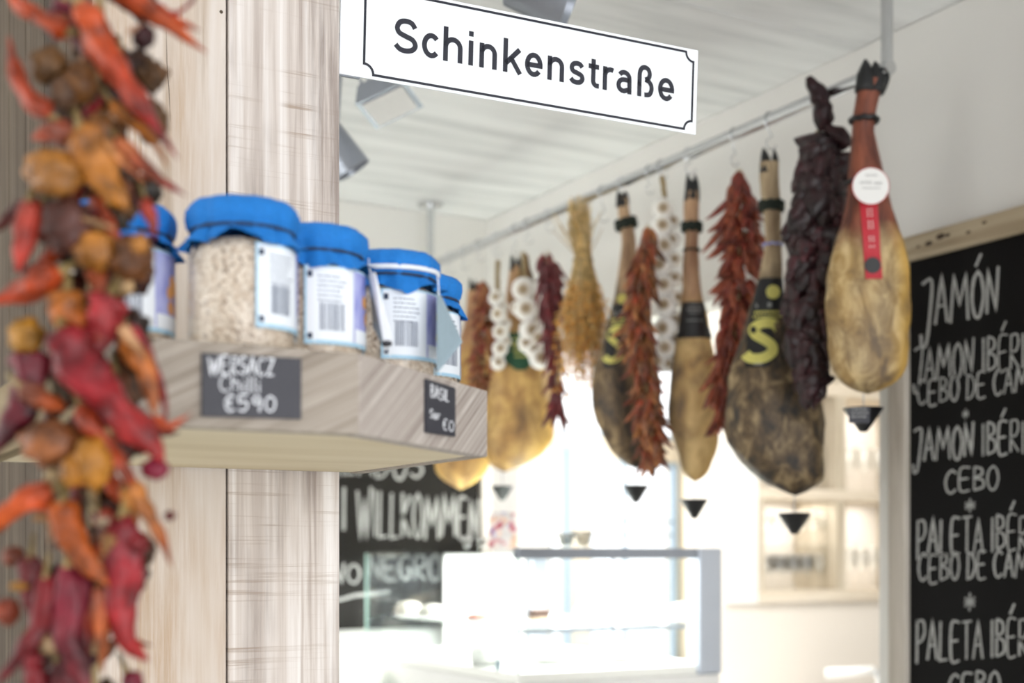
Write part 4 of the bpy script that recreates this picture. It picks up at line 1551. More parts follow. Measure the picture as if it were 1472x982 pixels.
ristra('chili_string', 'long orange-red chili string hanging over the dark ham with S label', 930, 340,
       [(340, 920, 940), (380, 906, 942), (430, 900, 942), (480, 892, 944), (530, 900, 950), (580, 908, 955), (625, 914, 954), (650, 918, 948), (668, 924, 940)], MIX, 230, 38, 9, dz=-0.13, seed=5, spread=0.9)
ristra('chili_string', 'slim dark red chili string left of the straw bundle', 788, 376,
       [(376, 766, 802), (400, 768, 814), (450, 773, 812), (500, 780, 806), (550, 788, 808), (590, 788, 812), (608, 798, 818)], DRED, 120, 38, 10, dz=-0.10, seed=7, spread=0.6)
ristra('pepper_string', 'thick string of near-black purple peppers beside the ribboned ham', 1176, 196,
       [(206, 1172, 1186), (222, 1152, 1210), (240, 1140, 1222), (270, 1132, 1224), (330, 1126, 1226), (400, 1122, 1212), (450, 1124, 1200), (500, 1132, 1192), (550, 1150, 1184), (566, 1160, 1180)], PURP, 210, 46, 30, dz=-0.02, seed=9, spread=0.55, wr=0.55, piece='dried_pepper', curl=0.15)
ristra('flower_string', 'small rusty string of dried blooms behind the shelf jars', 692, 412,
       [(412, 686, 700), (450, 678, 716), (500, 672, 720), (540, 670, 716), (562, 672, 708)], FLO, 110, 22, 9, dz=-0.04, thick=0.6, seed=13, spread=1.0, piece='dried_bloom')
# purple peppers looped over the rail
h_ = Hung('pepper_pair', 'two dark purple peppers tied over the rail above the pepper string', 'pepper', 1176, 196, [(110, 1160, 1170), (196, 1170, 1190)], dz=-0.04)
for (pts, wds) in (([(1160, 113), (1167, 126), (1177, 142), (1184, 156)], [4, 9, 12, 6]), ([(1176, 138), (1181, 155), (1182, 172), (1178, 190)], [5, 12, 13, 4]), ([(1178, 178), (1192, 188), (1206, 200), (1216, 215)], [4, 8, 12, 6])):
    xs_, ys_ = [p[0] for p in pts], [p[1] for p in pts]
    P_, R_ = [], []
    for i in range(14):
        e = i / 13 * 3
        P_.append(h_.q(cubic([0, 1, 2, 3], xs_, e), cubic([0, 1, 2, 3], ys_, e), -0.01))
        R_.append(cubic([0, 1, 2, 3], wds, e) * h_.k)
    q = MB(); q.tube(P_, R_, 14, wr=0.4, wf=50, col=lin((44, 22, 26)))
    h_.t.part('pepper', q, M['pepper'], smooth=True)

# ------------------------------------------------------------------ garlic braids
def bulb_mesh(r, seed):
    rr = random.Random(seed)
    q_ = MB()
    prof, col = [], []
    for i in range(12):
        a = pi * i / 11
        rad = r * sin(a) ** 0.85
        z_ = -r * 0.82 * cos(a)
        if i <= 1:
            z_ += r * 0.14
        prof.append((max(rad, 0.00001), z_))
        c = (0.92, 0.90, 0.85, 1)
        if i <= 0:
            c = (0.22, 0.14, 0.07, 1)
        if i == 1:
            c = (0.42, 0.32, 0.2, 1)
        if i == 2:
            c = (0.82, 0.78, 0.70, 1)
        if i >= 10:
            c = (0.70, 0.62, 0.50, 1)
        col.append(c)
    def fn(rad, z_, a, i):
        return rad * (1 + 0.07 * abs(sin(4.5 * a + seed)) * (1 if 1 < i < 11 else 0) + 0.03 * noise.noise(Vector((cos(a) * 2, sin(a) * 2, i * .3 + seed)))), z_
    q_.lathe(prof, 26, fn=fn, col=col, M=Matrix.Rotation(-pi / 2, 4, 'X'))
    return q_.mesh('garlic_bulb', M['garlic'], True)


GM = [bulb_mesh(1.0, i) for i in range(4)]


def braid(label, px, ytop, bulbs, stem, dz=0.0):
    h_ = Hung('garlic_braid', label, 'garlic braid', px, ytop, [(ytop, px - 5, px + 5), (ytop + 300, px - 5, px + 5)], dz=dz)
    for (x, y, r, d) in bulbs:
        ob = bpy.data.objects.new('garlic_bulb', GM[int(x + y) % 4])
        C.objects.link(ob)
        ob.parent = h_.t.o
        ob.location = h_.q(x, y, d)
        ob.scale = (r * h_.k * 1.12,) * 3
        ob.rotation_euler = (random.uniform(-.3, .3), random.uniform(0, 6), random.uniform(-.45, .45))
    for s_ in range(3):
        q_ = MB()
        P_ = []
        m = 40
        for i in range(m):
            e = i / (m - 1)
            x, y = cubic(list(range(len(stem))), [p[0] for p in stem], e * (len(stem) - 1)), cubic(list(range(len(stem))), [p[1] for p in stem], e * (len(stem) - 1))
            ph = e * 22 + s_ * 2.1
            P_.append(h_.q(x + 2.2 * cos(ph), y, 0.006 + 0.004 * sin(2 * ph)))
        q_.tube(P_, 0.0035, 7, wr=0.4, wf=200)
        h_.t.part('braided_stem', q_, M['twine'], smooth=True)
    return h_


B1 = [(952, 302, 13.5, -.012), (950, 328, 14, -.014), (950, 356, 14.5, -.014), (948, 384, 14.5, -.015), (951, 413, 14.5, -.014), (955, 443, 14, -.014), (956, 473, 14.5, -.014), (954, 502, 14.5, -.014), (941, 522, 13, -.012), (958, 524, 10, -.004)]
B1 += [(967, 318, 10, .010), (968, 344, 10.5, .010), (968, 372, 10.5, .010), (970, 400, 10.5, .010), (972, 428, 10, .010), (972, 458, 10, .010), (971, 488, 10, .008), (968, 512, 9, .006)]
braid('long garlic braid left of the pale golden ham', 955, 256, B1, [(952, 252), (955, 275), (957, 300), (958, 340), (958, 400), (961, 470), (958, 525)], dz=0.0)
B2 = [(752, 417, 14.5, -.012), (757, 446, 15, -.014), (769, 456, 11, .004), (744, 442, 9, .006), (762, 476, 14, -.01), (776, 487, 13, -.012), (758, 494, 12, -.004), (776, 516, 13.5, -.01), (768, 503, 12, -.006), (780, 500, 9, .004), (764, 432, 10, .004)]
braid('clustered garlic braid above the green-labelled ham', 757, 372, B2, [(752, 362), (754, 385), (756, 410), (762, 450), (768, 490), (774, 520)], dz=-0.06)
B3 = [(713.5, 429.6, 10, -.01), (717, 453, 10.5, -.01), (720, 478, 10.5, -.01), (719, 502, 10, -.01), (716, 522, 9.5, -.008), (723, 440, 7, .004), (727, 466, 7, .004), (727, 490, 7, .004)]
braid('short garlic braid of single bulbs on the left', 717, 376, B3, [(716, 374), (715, 395), (716, 420), (720, 460), (720, 500), (718, 524)], dz=-0.10)
q = MB()   # green-brown tuft on top of the clustered braid is the dried neck of its leaves
h_ = Hung('herb_tuft', 'small dry green-brown tuft above the clustered garlic', 'herbs', 757, 370, [(370, 750, 764), (410, 745, 770)], dz=-0.03)
for i in range(40):
    a = random.random() * 6.28
    x0, x1 = 756 + 5 * cos(a), 756 + 13 * cos(a)
    c = lin(random.choice([(120, 112, 58), (150, 134, 80), (96, 70, 44), (130, 60, 44)]))
    q.tube([h_.q(756 + 3 * cos(a), 366, 0), h_.q(x0, 385, .006 * sin(a)), h_.q(x1, 398 + random.random() * 12, .016 * sin(a))], [.001, .0022, .0006], 5, col=c)
h_.t.part('leaves', q, M['straw'], kind='stuff')

# ------------------------------------------------------------------ straw bundle
h_ = Hung('straw_bundle', 'golden bundle of dried straw stalks left of the dark S ham', 'dried plants', 838, 280, [(262, 820, 850), (560, 800, 880)], dz=-0.04)
q = MB()
rr = random.Random(4)
WX0, WYY = 838, 372
ends = []
for i in range(300):
    a = rr.random() * 6.28
    r_ = rr.random() ** 0.55
    tx = 832 + (22 if rr.random() > .08 else 52) * (rr.random() - .5) * 2 * 0.8
    ty = 278 + rr.random() * 50 + abs(tx - 832) * 0.5
    wx = WX0 + 13 * r_ * cos(a)
    wd = 0.016 * r_ * sin(a)
    bx = 840 + 42 * r_ * cos(a) * (0.75 + .4 * rr.random())
    bd = 0.055 * r_ * sin(a)
    by = 450 + rr.random() * 108
    ends.append((bx, by, bd, wx, wd))
    c = lin(rr.choice([(222, 196, 140), (206, 174, 112), (230, 208, 160), (186, 150, 92)]))
    P_ = [h_.q(tx, ty, wd * 1.5), h_.q((tx + wx) / 2 + 0, (ty + WYY) / 2, wd * 1.1), h_.q(wx, WYY, wd), h_.q(wx * .6 + bx * .4 + 2 * (rr.random() - .5), WYY * .55 + by * .45, wd * .5 + bd * .5), h_.q(bx, by, bd)]
    q.tube(P_, [.0007, .0011, .0011, .0010, .0006], 4, col=c, caps=False)
h_.t.part('stalks', q, M['straw'], kind='stuff')
q = MB()
for (bx, by, bd, wx, wd) in ends:
    for k in range(11):
        e = 0.35 + 0.75 * rr.random()
        x = wx + (bx - wx) * e
        y = WYY + (by - WYY) * e
        d = wd + (bd - wd) * e
        c = lin(rr.choice([(232, 170, 76), (212, 144, 56), (240, 196, 116), (190, 122, 50), (234, 184, 100)]))
        L_ = 5 + 5 * rr.random()
        dx, dy, dd = rr.uniform(-1, 1), rr.uniform(0.1, 1), rr.uniform(-1, 1) * h_.k * L_
        a0 = h_.q(x, y, d); a1 = h_.q(x + dx * L_, y + dy * L_, d + dd); md = (a0 + a1) / 2 + Vector((rr.uniform(-1, 1), rr.uniform(-1, 1), rr.uniform(-1, 1))) * 0.003
        q.tube([a0, md, a1], [.0006, .0020, .0004], 4, col=c, caps=False)
h_.t.part('seed_heads', q, M['straw'], kind='stuff')
q = MB(); q.tube([h_.q(WX0 + 14.5 * cos(a * pi / 10), 374 + 0.8 * sin(a * 3), .0185 * sin(a * pi / 10)) for a in range(21)], .0022, 7)
h_.t.part('tie', q, M['twine'], smooth=True)
#PART3
# ------------------------------------------------------------------ big blackboard on the right wall
BX = WX - 0.022
rt = Thing('menu_board', 'tall blackboard with chalked ham names in a weathered wood frame', 'blackboard', (WX - 0.01, 1.6, 0.5))
yb0 = onX(1308, 500, BX).y
ztp = onX(1308, 377, BX).z
q = MB(); q.box(BX, WX - 0.002, 0.9, yb0, 0.55, ztp)
rt.part('slate', q, M['board'], world=True)
FX = WX - 0.036
yo = onX(1276, 700, FX).y
zo = onX(1300, 341, FX).z
q = MB(); q.bbox(FX, WX - 0.001, yb0 + 0.001, yo, 0.5, ztp - 0.001, 0.004)
rt.part('frame_post', q, M['wood_frame_z'], world=True, label='grey weathered upright of the frame')
q = MB(); q.bbox(FX, WX - 0.001, 0.86, yo, ztp, zo, 0.005)
rt.part('frame_rail', q, M['wood_frame'], world=True, label='knotty brown top rail of the frame')
q = MB(); q.bbox(FX, WX - 0.001, 0.80, 0.899, 0.5, ztp - 0.001, 0.004)
rt.part('frame_post', q, M['wood_frame_z'], world=True)
q = MB(); q.bbox(FX, WX - 0.001, 0.80, yo, 0.44, 0.499, 0.004)
rt.part('frame_rail', q, M['wood_frame'], world=True)
for (px, py, a) in ((1335, 350, .010), (1352, 340, .012), (1362, 338, .007), (1392, 334, .006), (1415, 320, .006), (1320, 355, .005)):
    p = onX(px, py, FX)
    q = MB(); q.lathe([(a * 0.55, 0.0), (a * 0.3, 0.0006), (0, 0.0006)], 12, M=Matrix.Translation(p + Vector((-0.0002, 0, 0))) @ Matrix.Rotation(-pi / 2, 4, 'Y') @ Matrix.Scale(2.0, 4, (0, 1, 0)))
    rt.part('knot', q, M['wood_dark'], world=True)
fb = lambda x, y, l: onX(x, y, BX) + Vector((-0.0012, 0, 0))
LN = [  # text, x0, x1, ytop0, ybot0, ytop1, ybot1, width, accents
    ('JAMON', 1322, 1438, 402, 474, 388, 450, 5.0, (3,)),
    ('JAMON IBERICO', 1312, 1508, 505, 553, 470, 520, 3.8, (8,)),
    ('CEBO DE CAMPO', 1318, 1512, 548, 583, 523, 560, 3.4, ()),
    ('*', 1383, 1394, 588, 603, 587, 602, 2.4, ()),
    ('JAMON IBERICO', 1311, 1508, 618, 665, 600, 646, 4.0, (8,)),
    ('CEBO', 1357, 1438, 676, 708, 668, 702, 3.8, ()),
    ('*', 1386, 1404, 718, 737, 717, 736, 3.0, ()),
    ('PALETA IBERICO', 1317, 1520, 748, 800, 738, 786, 4.0, (9,)),
    ('CEBO DE CAMPO', 1319, 1512, 797, 836, 790, 828, 3.8, ()),
    ('*', 1385, 1404, 852, 878, 851, 877, 3.0, ()),
    ('PALETA IBERICO', 1316, 1520, 893, 950, 890, 942, 4.2, (9,)),
    ('CEBO', 1362, 1440, 968, 1004, 964, 1000, 4.0, ()),
]
for L_ in LN:
    q = MB()
    chalk_line(q, L_[0], fb, *L_[1:8], accents=L_[8])
    rt.part('chalk_line', q, M['chalk'], world=True, label='chalk words ' + L_[0].replace('*', 'star mark').lower() if L_[0] != '*' else 'chalk star between entries')

# ------------------------------------------------------------------ welcome blackboard on the back wall
YB = BY - 0.03
rt = Thing('welcome_board', 'large blackboard with Willkommen in chalk, on the back wall', 'blackboard', (1.7, YB, 1.15))
xr = onY(689, 700, YB).x
zbt = onY(560, 903, YB).z
q = MB(); q.bbox(1.05, xr, YB, BY - 0.002, zbt, onY(600, 560, YB).z, 0.003)
rt.part('slate', q, M['board_far'], world=True)
q = MB(); q.box(onY(606, 700, YB).x, xr - 0.01, YB - 0.0006, YB - 0.0001, onY(606, 790, YB).z, onY(606, 570, YB).z)
fb2 = lambda x, y, l: onY(x, y, YB) + Vector((0, -0.0012, 0))
for L_ in [('SALADOS', 440, 611, 640, 682, 648, 688, 5.0, ()), ('I', 484, 504, 703, 765, 703, 765, 6.5, ()), ('WILLKOMMEN', 511, 690, 706, 775, 718, 772, 5.2, ()), ('VINO', 440, 520, 808, 836, 812, 838, 5.0, ()), ('NEGRO', 528, 636, 800, 830, 798, 836, 4.4, ())]:
    q = MB()
    chalk_line(q, L_[0], fb2, *L_[1:8], accents=L_[8])
    rt.part('chalk_line', q, M['chalk'], world=True, label='chalk writing ' + L_[0].lower())
q = MB()
ribbon(q, [(460, 865), (490, 862), (510, 856), (560, 851)], 5.0, fb2, 0.2)
rt.part('chalk_line', q, M['chalk'], world=True, label='chalk underline')

# white back counter under the board
M['counter_white'] = m_plain('glossy_white_counter', (250, 250, 244), 0.3, var=0.01)
zc = onY(560, 903, BY - 0.32).z
q = MB(); q.bbox(1.05, 1.74, BY - 0.34, BY - 0.004, 0, zbt - 0.012, 0.006)
rt = Thing('back_counter', 'white counter running under the welcome board', 'counter', (1.4, BY - 0.17, 0))
rt.part('carcass', q, M['counter_white'], world=True)
q = MB(); q.bbox(1.04, 1.75, BY - 0.35, BY - 0.004, zbt - 0.0115, zbt - 0.0005, 0.003)
rt.part('top', q, M['counter_white'], world=True)

# ------------------------------------------------------------------ glass display case
KX0, KX1, KY0, KY1 = 1.79, 2.275, 3.2, 4.27
ktop = onY(900, 788, KY0).z
zsh = onY(880, 901, KY0 + 0.02).z
zdk = EYE - 0.33
rt = Thing('display_case', 'chilled glass display case with silver corner post beneath the hams', 'display case', (2.05, 3.7, 0))
pw = 0.075
kx_in = onY(1004, 800, KY0).x
kx_out = onY(1037, 800, KY0).x
KX1 = kx_out
q = MB(); q.bbox(KX0, KX1, KY0 + 0.004, KY1, 0, zdk - 0.03, 0.004)
rt.part('base', q, M['white'], world=True)
q = MB(); q.bbox(KX0 + 0.004, KX1 - 0.004, KY0 + 0.008, KY1 - 0.004, zdk - 0.029, zdk, 0.003)
rt.part('deck', q, M['counter_white'], world=True)
q = MB(); q.bbox(kx_in, kx_out, KY0 - 0.004, KY0 + 0.05, zdk - 0.028, ktop + 0.001, 0.004)
rt.part('corner_post', q, M['silver'], world=True, label='wide silver corner post')
q = MB(); q.bbox(kx_in + 0.02, kx_out, KY1 - 0.05, KY1, zdk + 0.001, ktop - 0.02, 0.003)
rt.part('rear_post', q, M['silver'], world=True)
g = 0.006
for nm, a in (('front_pane', (KX0, KX0 + g, KY0 + g, KY1 - g)), ('end_pane', (KX0 + g, kx_in - 0.001, KY0, KY0 + g)), ('far_pane', (KX0 + g, kx_in, KY1 - g, KY1))):
    q = MB(); q.box(a[0], a[1], a[2], a[3], zdk + 0.001, ktop - 0.016)
    rt.part(nm, q, M['glass_case'], world=True)
q = MB(); q.bbox(KX0, KX1, KY0, KY1, ktop - 0.015, ktop - 0.009, 0.001)
rt.part('top_glass', q, M['glass_case'], world=True)
q = MB(); q.bbox(KX0 + 0.001, kx_in - 0.001, KY0 - 0.002, KY0 + 0.03, ktop - 0.03, ktop, 0.002)
rt.part('front_rail', q, M['steel_grey'], world=True)
q = MB(); q.bbox(KX1 - 0.04, KX1, KY0 + 0.052, KY1, ktop - 0.03, ktop, 0.002)
rt.part('side_rail', q, M['silver'], world=True)
q = MB(); q.box(KX0 - 0.001, KX0 + g, KY0 - 0.001, KY0 + g + 0.001, zdk, ktop - 0.03)
rt.part('glass_edge', q, M['glass_edge'], world=True)
q = MB(); q.box(KX0 - 0.001, KX0 + g, KY1 - g, KY1 + 0.001, zdk, ktop - 0.016)
rt.part('glass_edge', q, M['glass_edge'], world=True)
q = MB(); q.bbox(KX0 + 0.02, kx_in - 0.03, KY0 + 0.02, KY1 - 0.03, zsh - 0.010, zsh, 0.002)
rt.part('shelf', q, M['glass_case'], world=True)
q = MB(); q.box(KX0 + 0.02, kx_in - 0.03, KY0 + 0.018, KY0 + 0.0205, zsh - 0.012, zsh + 0.001)
rt.part('shelf_edge', q, M['silver'], world=True)
q = MB(); q.bbox(onY(876, 790, KY0 + .5).x - 0.01, onY(876, 790, KY0 + .5).x + 0.01, KY0 + 0.48, KY0 + 0.5, zdk, ktop - 0.03, 0.003)
rt.part('shelf_support', q, M['silver'], world=True)
q = MB(); q.bbox(onY(640, 800, KY1 - 0.03).x, kx_in, KY1 - 0.03, KY1 - 0.012, zdk + 0.001, ktop - 0.017, 0.002)
rt.part('end_panel', q, M['white'], world=True, label='white end panel inside the case')  # added panel supplies the front pane's bright area in place of a reflection
# strip light of the case
q = MB(); q.box(KX0 + 0.05, kx_in - 0.03, KY0 + 0.07, KY0 + 0.085, ktop - 0.028, ktop - 0.018)
rt.part('strip_light', q, m_emit('case_strip_light', (255, 250, 235), 3.0), world=True)
area('case_lamp', ((KX0 + KX1) / 2, (KY0 + KY1) / 2, ktop - 0.02), ((KX0 + KX1) / 2, (KY0 + KY1) / 2, 0.5), 0.45, 0.9, 26, (1, 0.99, 0.96))

# cakes, plates and price cards inside the case
def plate_food(px, py, Y, r, zz, cols, label, h_=0.03, dark=None, cat='food', domed=True):
    p = onY(px, py, Y)
    p.z = zz
    t_ = Thing('plated_cake', label, cat, p, 0, 'cakes in the display case')
    q_ = MB(); q_.lathe([(0.0, 0.002), (r * 0.6, 0.002), (r, 0.010), (r * 1.02, 0.012), (r * 0.6, 0.0), (0.0, 0.0)], 28)
    t_.part('plate', q_, M['white'], smooth=True)
    q_ = MB()
    if domed:
        q_.lathe([(0.0, 0.004), (r * 0.75, 0.006), (r * 0.82, h_ * 0.6), (r * 0.6, h_), (0, h_ * 1.15)], 24, col=cols,
                 fn=lambda a_, b_, c_, i_: (a_ * (1 + .08 * sin(5 * c_) + .05 * sin(11 * c_)), b_ + .003 * sin(7 * c_) * (i_ > 1)))
        t_.part('cake', q_, M['food'], smooth=True)
    else:
        q_.bbox(-r * .6, r * .6, -r * .4, r * .4, 0.005, h_ * 0.5, 0.003, col=cols)
        t_.part('cake', q_, M['food'])
        q_ = MB(); q_.bbox(-r * .6, r * .6, -r * .4, r * .4, h_ * 0.505, h_, 0.003, col=dark or cols)
        t_.part('topping', q_, M['food'])
    return t_


WH = (0.86, 0.85, 0.80, 1)
plate_food(775, 880, 3.42, 0.045, zsh + 0.0005, (0.55, 0.42, 0.30, 1), 'dark layered cake slice on the upper shelf behind the glass corner', 0.045, (0.14, 0.08, 0.06, 1), domed=False)
plate_food(850, 880, 3.40, 0.062, zsh + 0.0005, WH, 'round white cake on the upper case shelf, left of the support', 0.06)
plate_food(920, 880, 3.46, 0.060, zsh + 0.0005, (0.78, 0.68, 0.52, 1), 'low cream-topped tart on the upper case shelf, middle', 0.028)
plate_food(980, 880, 3.38, 0.050, zsh + 0.0005, WH, 'white domed cake beside the silver post', 0.05)
plate_food(588, 870, 4.00, 0.055, zsh + 0.0005, (0.80, 0.76, 0.66, 1), 'plate of pale pastries seen through the case front, far left', 0.045)
plate_food(622, 870, 3.86, 0.055, zsh + 0.0005, (0.72, 0.70, 0.62, 1), 'plate of pale pastries left of the white end panel', 0.04)
plate_food(690, 870, 3.58, 0.050, zsh + 0.0005, (0.62, 0.26, 0.20, 1), 'small reddish cake behind the front pane', 0.025)
plate_food(700, 960, 3.50, 0.06, zdk + 0.0005, WH, 'round white cake on the lower deck, left', 0.06)
plate_food(790, 960, 3.46, 0.06, zdk + 0.0005, WH, 'round white cake on the lower deck, centre', 0.06)
plate_food(890, 960, 3.42, 0.06, zdk + 0.0005, WH, 'round white cake on the lower deck, right', 0.05)
for (px, py, lb) in ((716, 956, 'leftmost small grey price card in the case'), (756, 966, 'middle small grey price card in the case'), (815, 971, 'rightmost small grey price card in the case')):
    p = onY(px, py, KY0 + 0.06)
    t_ = Thing('price_card', lb, 'price tag', (p.x, p.y, zdk), radians(20))
    hc = p.z - zdk
    q = MB(); q.bbox(-0.010, 0.010, 0, 0.001, hc - 0.016, hc + 0.014, 0.0004)
    t_.part('card', q, M['card'])
    q = MB(); q.tube([(0, 0.001, 0.0), (0, 0.001, hc)], 0.001, 6)
    t_.part('stand', q, M['steel'])

# things standing on the case: two bowls, two little cups, printed bag
M['glass_thick'] = m_glass('bowl_glass', (0.80, 0.80, 0.78), 3.0, 0.10)


def bowl(px, Y, r, h_, label, mat=None, nm='glass_bowl'):
    p = onY(px, 780, Y)
    t_ = Thing(nm, label, 'bowl', (p.x, p.y, ktop), 0)
    q_ = MB(); q_.lathe([(0, 0.002), (r * 0.45, 0.0), (r * 0.62, h_ * .25), (r * 0.80, h_ * 0.7), (r, h_), (r * .95, h_), (r * .75, h_ * .7), (r * .55, h_ * .28), (0, 0.006)], 28)
    t_.part('body', q_, mat or M['glass_thick'], smooth=True)
    q_ = MB(); q_.tube([(r * .985 * cos(a * pi / 12), r * .985 * sin(a * pi / 12), h_) for a in range(25)], 0.0012, 6)
    t_.part('rim', q_, M['steel'], smooth=True)


bowl(814, 3.26, 0.028, 0.042, 'small steel and glass bowl on the case, left of a pair')
bowl(838, 3.24, 0.029, 0.046, 'slightly taller glass bowl on the case, right of a pair')
bowl(670, 3.72, 0.018, 0.030, 'tiny glass cup on the case, in front of the board edge', nm='glass_cup')
bowl(692, 3.66, 0.020, 0.030, 'tiny brown-rimmed cup on the case beside the printed bag', nm='glass_cup')
p = onY(723, 780, 3.62)
t_ = Thing('printed_bag', 'pink and white printed paper bag standing on the case', 'bag', (p.x, p.y, ktop), -PHI)
q = MB()
nx_, nz_ = 14, 14
zbg = zY(723, 3.62) / F
bw, bh = 21 * zbg, 52 * zbg
vs, cs = [], []
for side in (-1, 1):
    for j in range(nz_ + 1):
        for i in range(nx_ + 1):
            u, v = i / nx_, j / nz_
            pinch = 1 - 0.75 * max(0, v - .55) / .45
            d = side * 0.022 * pinch * sqrt(max(0.0, 1 - (2 * u - 1) ** 4))
            vs.append(((2 * u - 1) * bw * (1 - .12 * v), d, bh * v + 0.002 * noise.noise(Vector((u * 4, v * 4, side)))))
            n1 = noise.noise(Vector((u * 3.5, v * 4.5, 3.3)))
            n2 = noise.noise(Vector((u * 5, v * 6, 9.3)))
            c = (0.86, 0.80, 0.78, 1)
            if n1 > 0.18:
                c = lin((214, 120, 130))
            if n1 > 0.38:
                c = lin((196, 70, 92))
            if n2 > 0.40:
                c = lin((130, 122, 190))
            if n1 < -0.3:
                c = lin((240, 200, 176))
            cs.append(c)
m_ = (nx_ + 1) * (nz_ + 1)
fs = []
for s_ in (0, 1):
    for j in range(nz_):
        for i in range(nx_):
            f_ = (s_ * m_ + j * (nx_ + 1) + i, s_ * m_ + j * (nx_ + 1) + i + 1, s_ * m_ + (j + 1) * (nx_ + 1) + i + 1, s_ * m_ + (j + 1) * (nx_ + 1) + i)
            fs.append(f_ if s_ == 0 else f_[::-1])
q.add(vs, fs, cs)
t_.part('paper', q, M['flower'], smooth=True)
q = MB(); q.tube([(-bw * .8, 0, bh * .86), (0, -0.006, bh * .87), (bw * .8, 0, bh * .86)], 0.002, 6)
t_.part('clip', q, M['white_band'])

# ------------------------------------------------------------------ glass cupboard in the back room
rt = Thing('glass_cupboard', 'pale wooden open cupboard with stemware beyond the hams', 'cupboard', ((c0 + c1) / 2, PY, zb))
q = MB(); q.bbox(c0 + 0.001, c1, PY - 0.04, PY + 0.28, zb + 0.002, zb + cz(850, 1085) - zb, 0.003)
rt.part('bottom_board', q, M['wood_cab'], world=True)
zmt = cz(703, 1140); zmb = cz(719, 1140)
q = MB(); q.bbox(c0 + 0.001, c1, PY - 0.04, PY + 0.28, zmb, zmt, 0.003)
rt.part('shelf', q, M['wood_cab'], world=True)
zut = cz(553, 1220); zub = cz(573, 1220)
q = MB(); q.bbox(c0 + 0.001, c1, PY - 0.04, PY + 0.28, zub, zut, 0.003)
rt.part('shelf', q, M['wood_cab'], world=True)
q = MB(); q.bbox(c0 + 0.001, c1, PY - 0.04, PY + 0.28, ztop - 0.03, ztop - 0.001, 0.003)
rt.part('top_board', q, M['wood_cab'], world=True)
M['wood_cab_z'] = m_wood('pale_cabinet_upright', [(150, 136, 116), (190, 178, 158), (216, 206, 188)], 'Z', 0.0, 0.5, 8.0)
segs = [(cz(850, 1085) + 0.0005, zmb - 0.0005), (zmt + 0.0005, zub - 0.0005), (zut + 0.0005, ztop - 0.0305)]
for (xa, xb) in ((c0 + 0.001, cx(1092)), (cx(1196), cx(1209)), (cx(1318), c1)):
    for (za, zc_) in segs:
        q = MB(); q.bbox(xa, xb, PY - 0.035, PY + 0.28, za, zc_, 0.002)
        rt.part('upright', q, M['wood_cab_z'], world=True)
gz = cz(784, 1130)
q = MB(); q.box(cx(1092) + 0.001, cx(1196) - 0.001, PY, PY + 0.26, gz - 0.006, gz)
rt.part('glass_shelf', q, M['glass'], world=True)
# white flush door left of the cupboard
q = MB(); q.bbox(cx(1045), c0 - 0.002, PY - 0.03, PY + 0.004, zb, cz(420, 1060), 0.003)
t_ = Thing('white_shutter', 'tall white panel left of the glass cupboard', 'panel', (cx(1065), PY - 0.02, zb))
t_.part('panel', q, M['white'], world=True)


for xa_, xb_, zt_ in ((cx(1100), cx(1190), zmb), (cx(1215), cx(1300), zmb), (cx(1215), cx(1300), zub)):
    area('cupboard_lamp', ((xa_ + xb_) / 2, PY + 0.12, zt_ - 0.004), ((xa_ + xb_) / 2, PY + 0.12, 0), xb_ - xa_, 0.2, 1.6, (1, 0.98, 0.94))  # added fill under the shelves to brighten the glasses, not real fixtures


def wine_mesh(nm, prof, n=18):
    q_ = MB(); q_.lathe(prof, n)
    return q_.mesh(nm, M['glass'], True)


WB = wine_mesh('bowl', [(0.004, 0.078), (0.018, 0.084), (0.031, 0.105), (0.034, 0.125), (0.031, 0.155), (0.027, 0.175), (0.0262, 0.175), (0.030, 0.155), (0.033, 0.125), (0.030, 0.106), (0.017, 0.0855), (0.0, 0.081)])
WF = wine_mesh('foot', [(0.0, 0.0), (0.031, 0.0005), (0.031, 0.002), (0.008, 0.005), (0.004, 0.012), (0.0032, 0.04), (0.004, 0.079), (0.0, 0.081)])
TB = wine_mesh('body', [(0.0, 0.0), (0.028, 0.0), (0.031, 0.005), (0.034, 0.095), (0.033, 0.095), (0.029, 0.008), (0.0, 0.008)])


def glass_at(px, Y, z, kind, label, grp, s_=1.0):
    p = onY(px, 700, Y)
    t_ = Thing('wine_glass' if kind == 'w' else 'tumbler', label, 'glass', (p.x, p.y, z), 0, grp)
    for me_, nm in (((WB, 'bowl'), (WF, 'foot')) if kind == 'w' else ((TB, 'body'),)):
        ob = bpy.data.objects.new(nm, me_)
        C.objects.link(ob)
        ob.parent = t_.o
    t_.o.scale = (s_, s_, s_)


zbt_ = cz(850, 1085)
ORD = ['leftmost', 'second', 'third', 'fourth', 'fifth', 'sixth']
for k_, px in enumerate((1103, 1122, 1141, 1160, 1178)):
    glass_at(px, 5.06, zbt_, 'w', ORD[k_] + ' stemmed glass in the front row on the cupboard bottom, left bay', 'stemmed glasses on the bottom board, left bay', 1.0)
for k_, px in enumerate((1112, 1131, 1150, 1169, 1185)):
    glass_at(px, 5.16, zbt_, 'w', ORD[k_] + ' stemmed glass in the back row on the cupboard bottom, left bay', 'second row of stemmed glasses, left bay bottom', 1.0)
for k_, px in enumerate((1101, 1117, 1134, 1151, 1167, 1184)):
    glass_at(px, 5.06, gz, 'w', ORD[k_] + ' glass from the left on the thin glass shelf', 'stemmed glasses on the glass shelf, left bay', 0.95)
for k_, px in enumerate((1221, 1237, 1253, 1270, 1288)):
    glass_at(px, 5.08, zbt_, 'w', ORD[k_] + ' glass from the left on the cupboard bottom, right bay', 'glasses on the bottom board, right bay', 1.2)
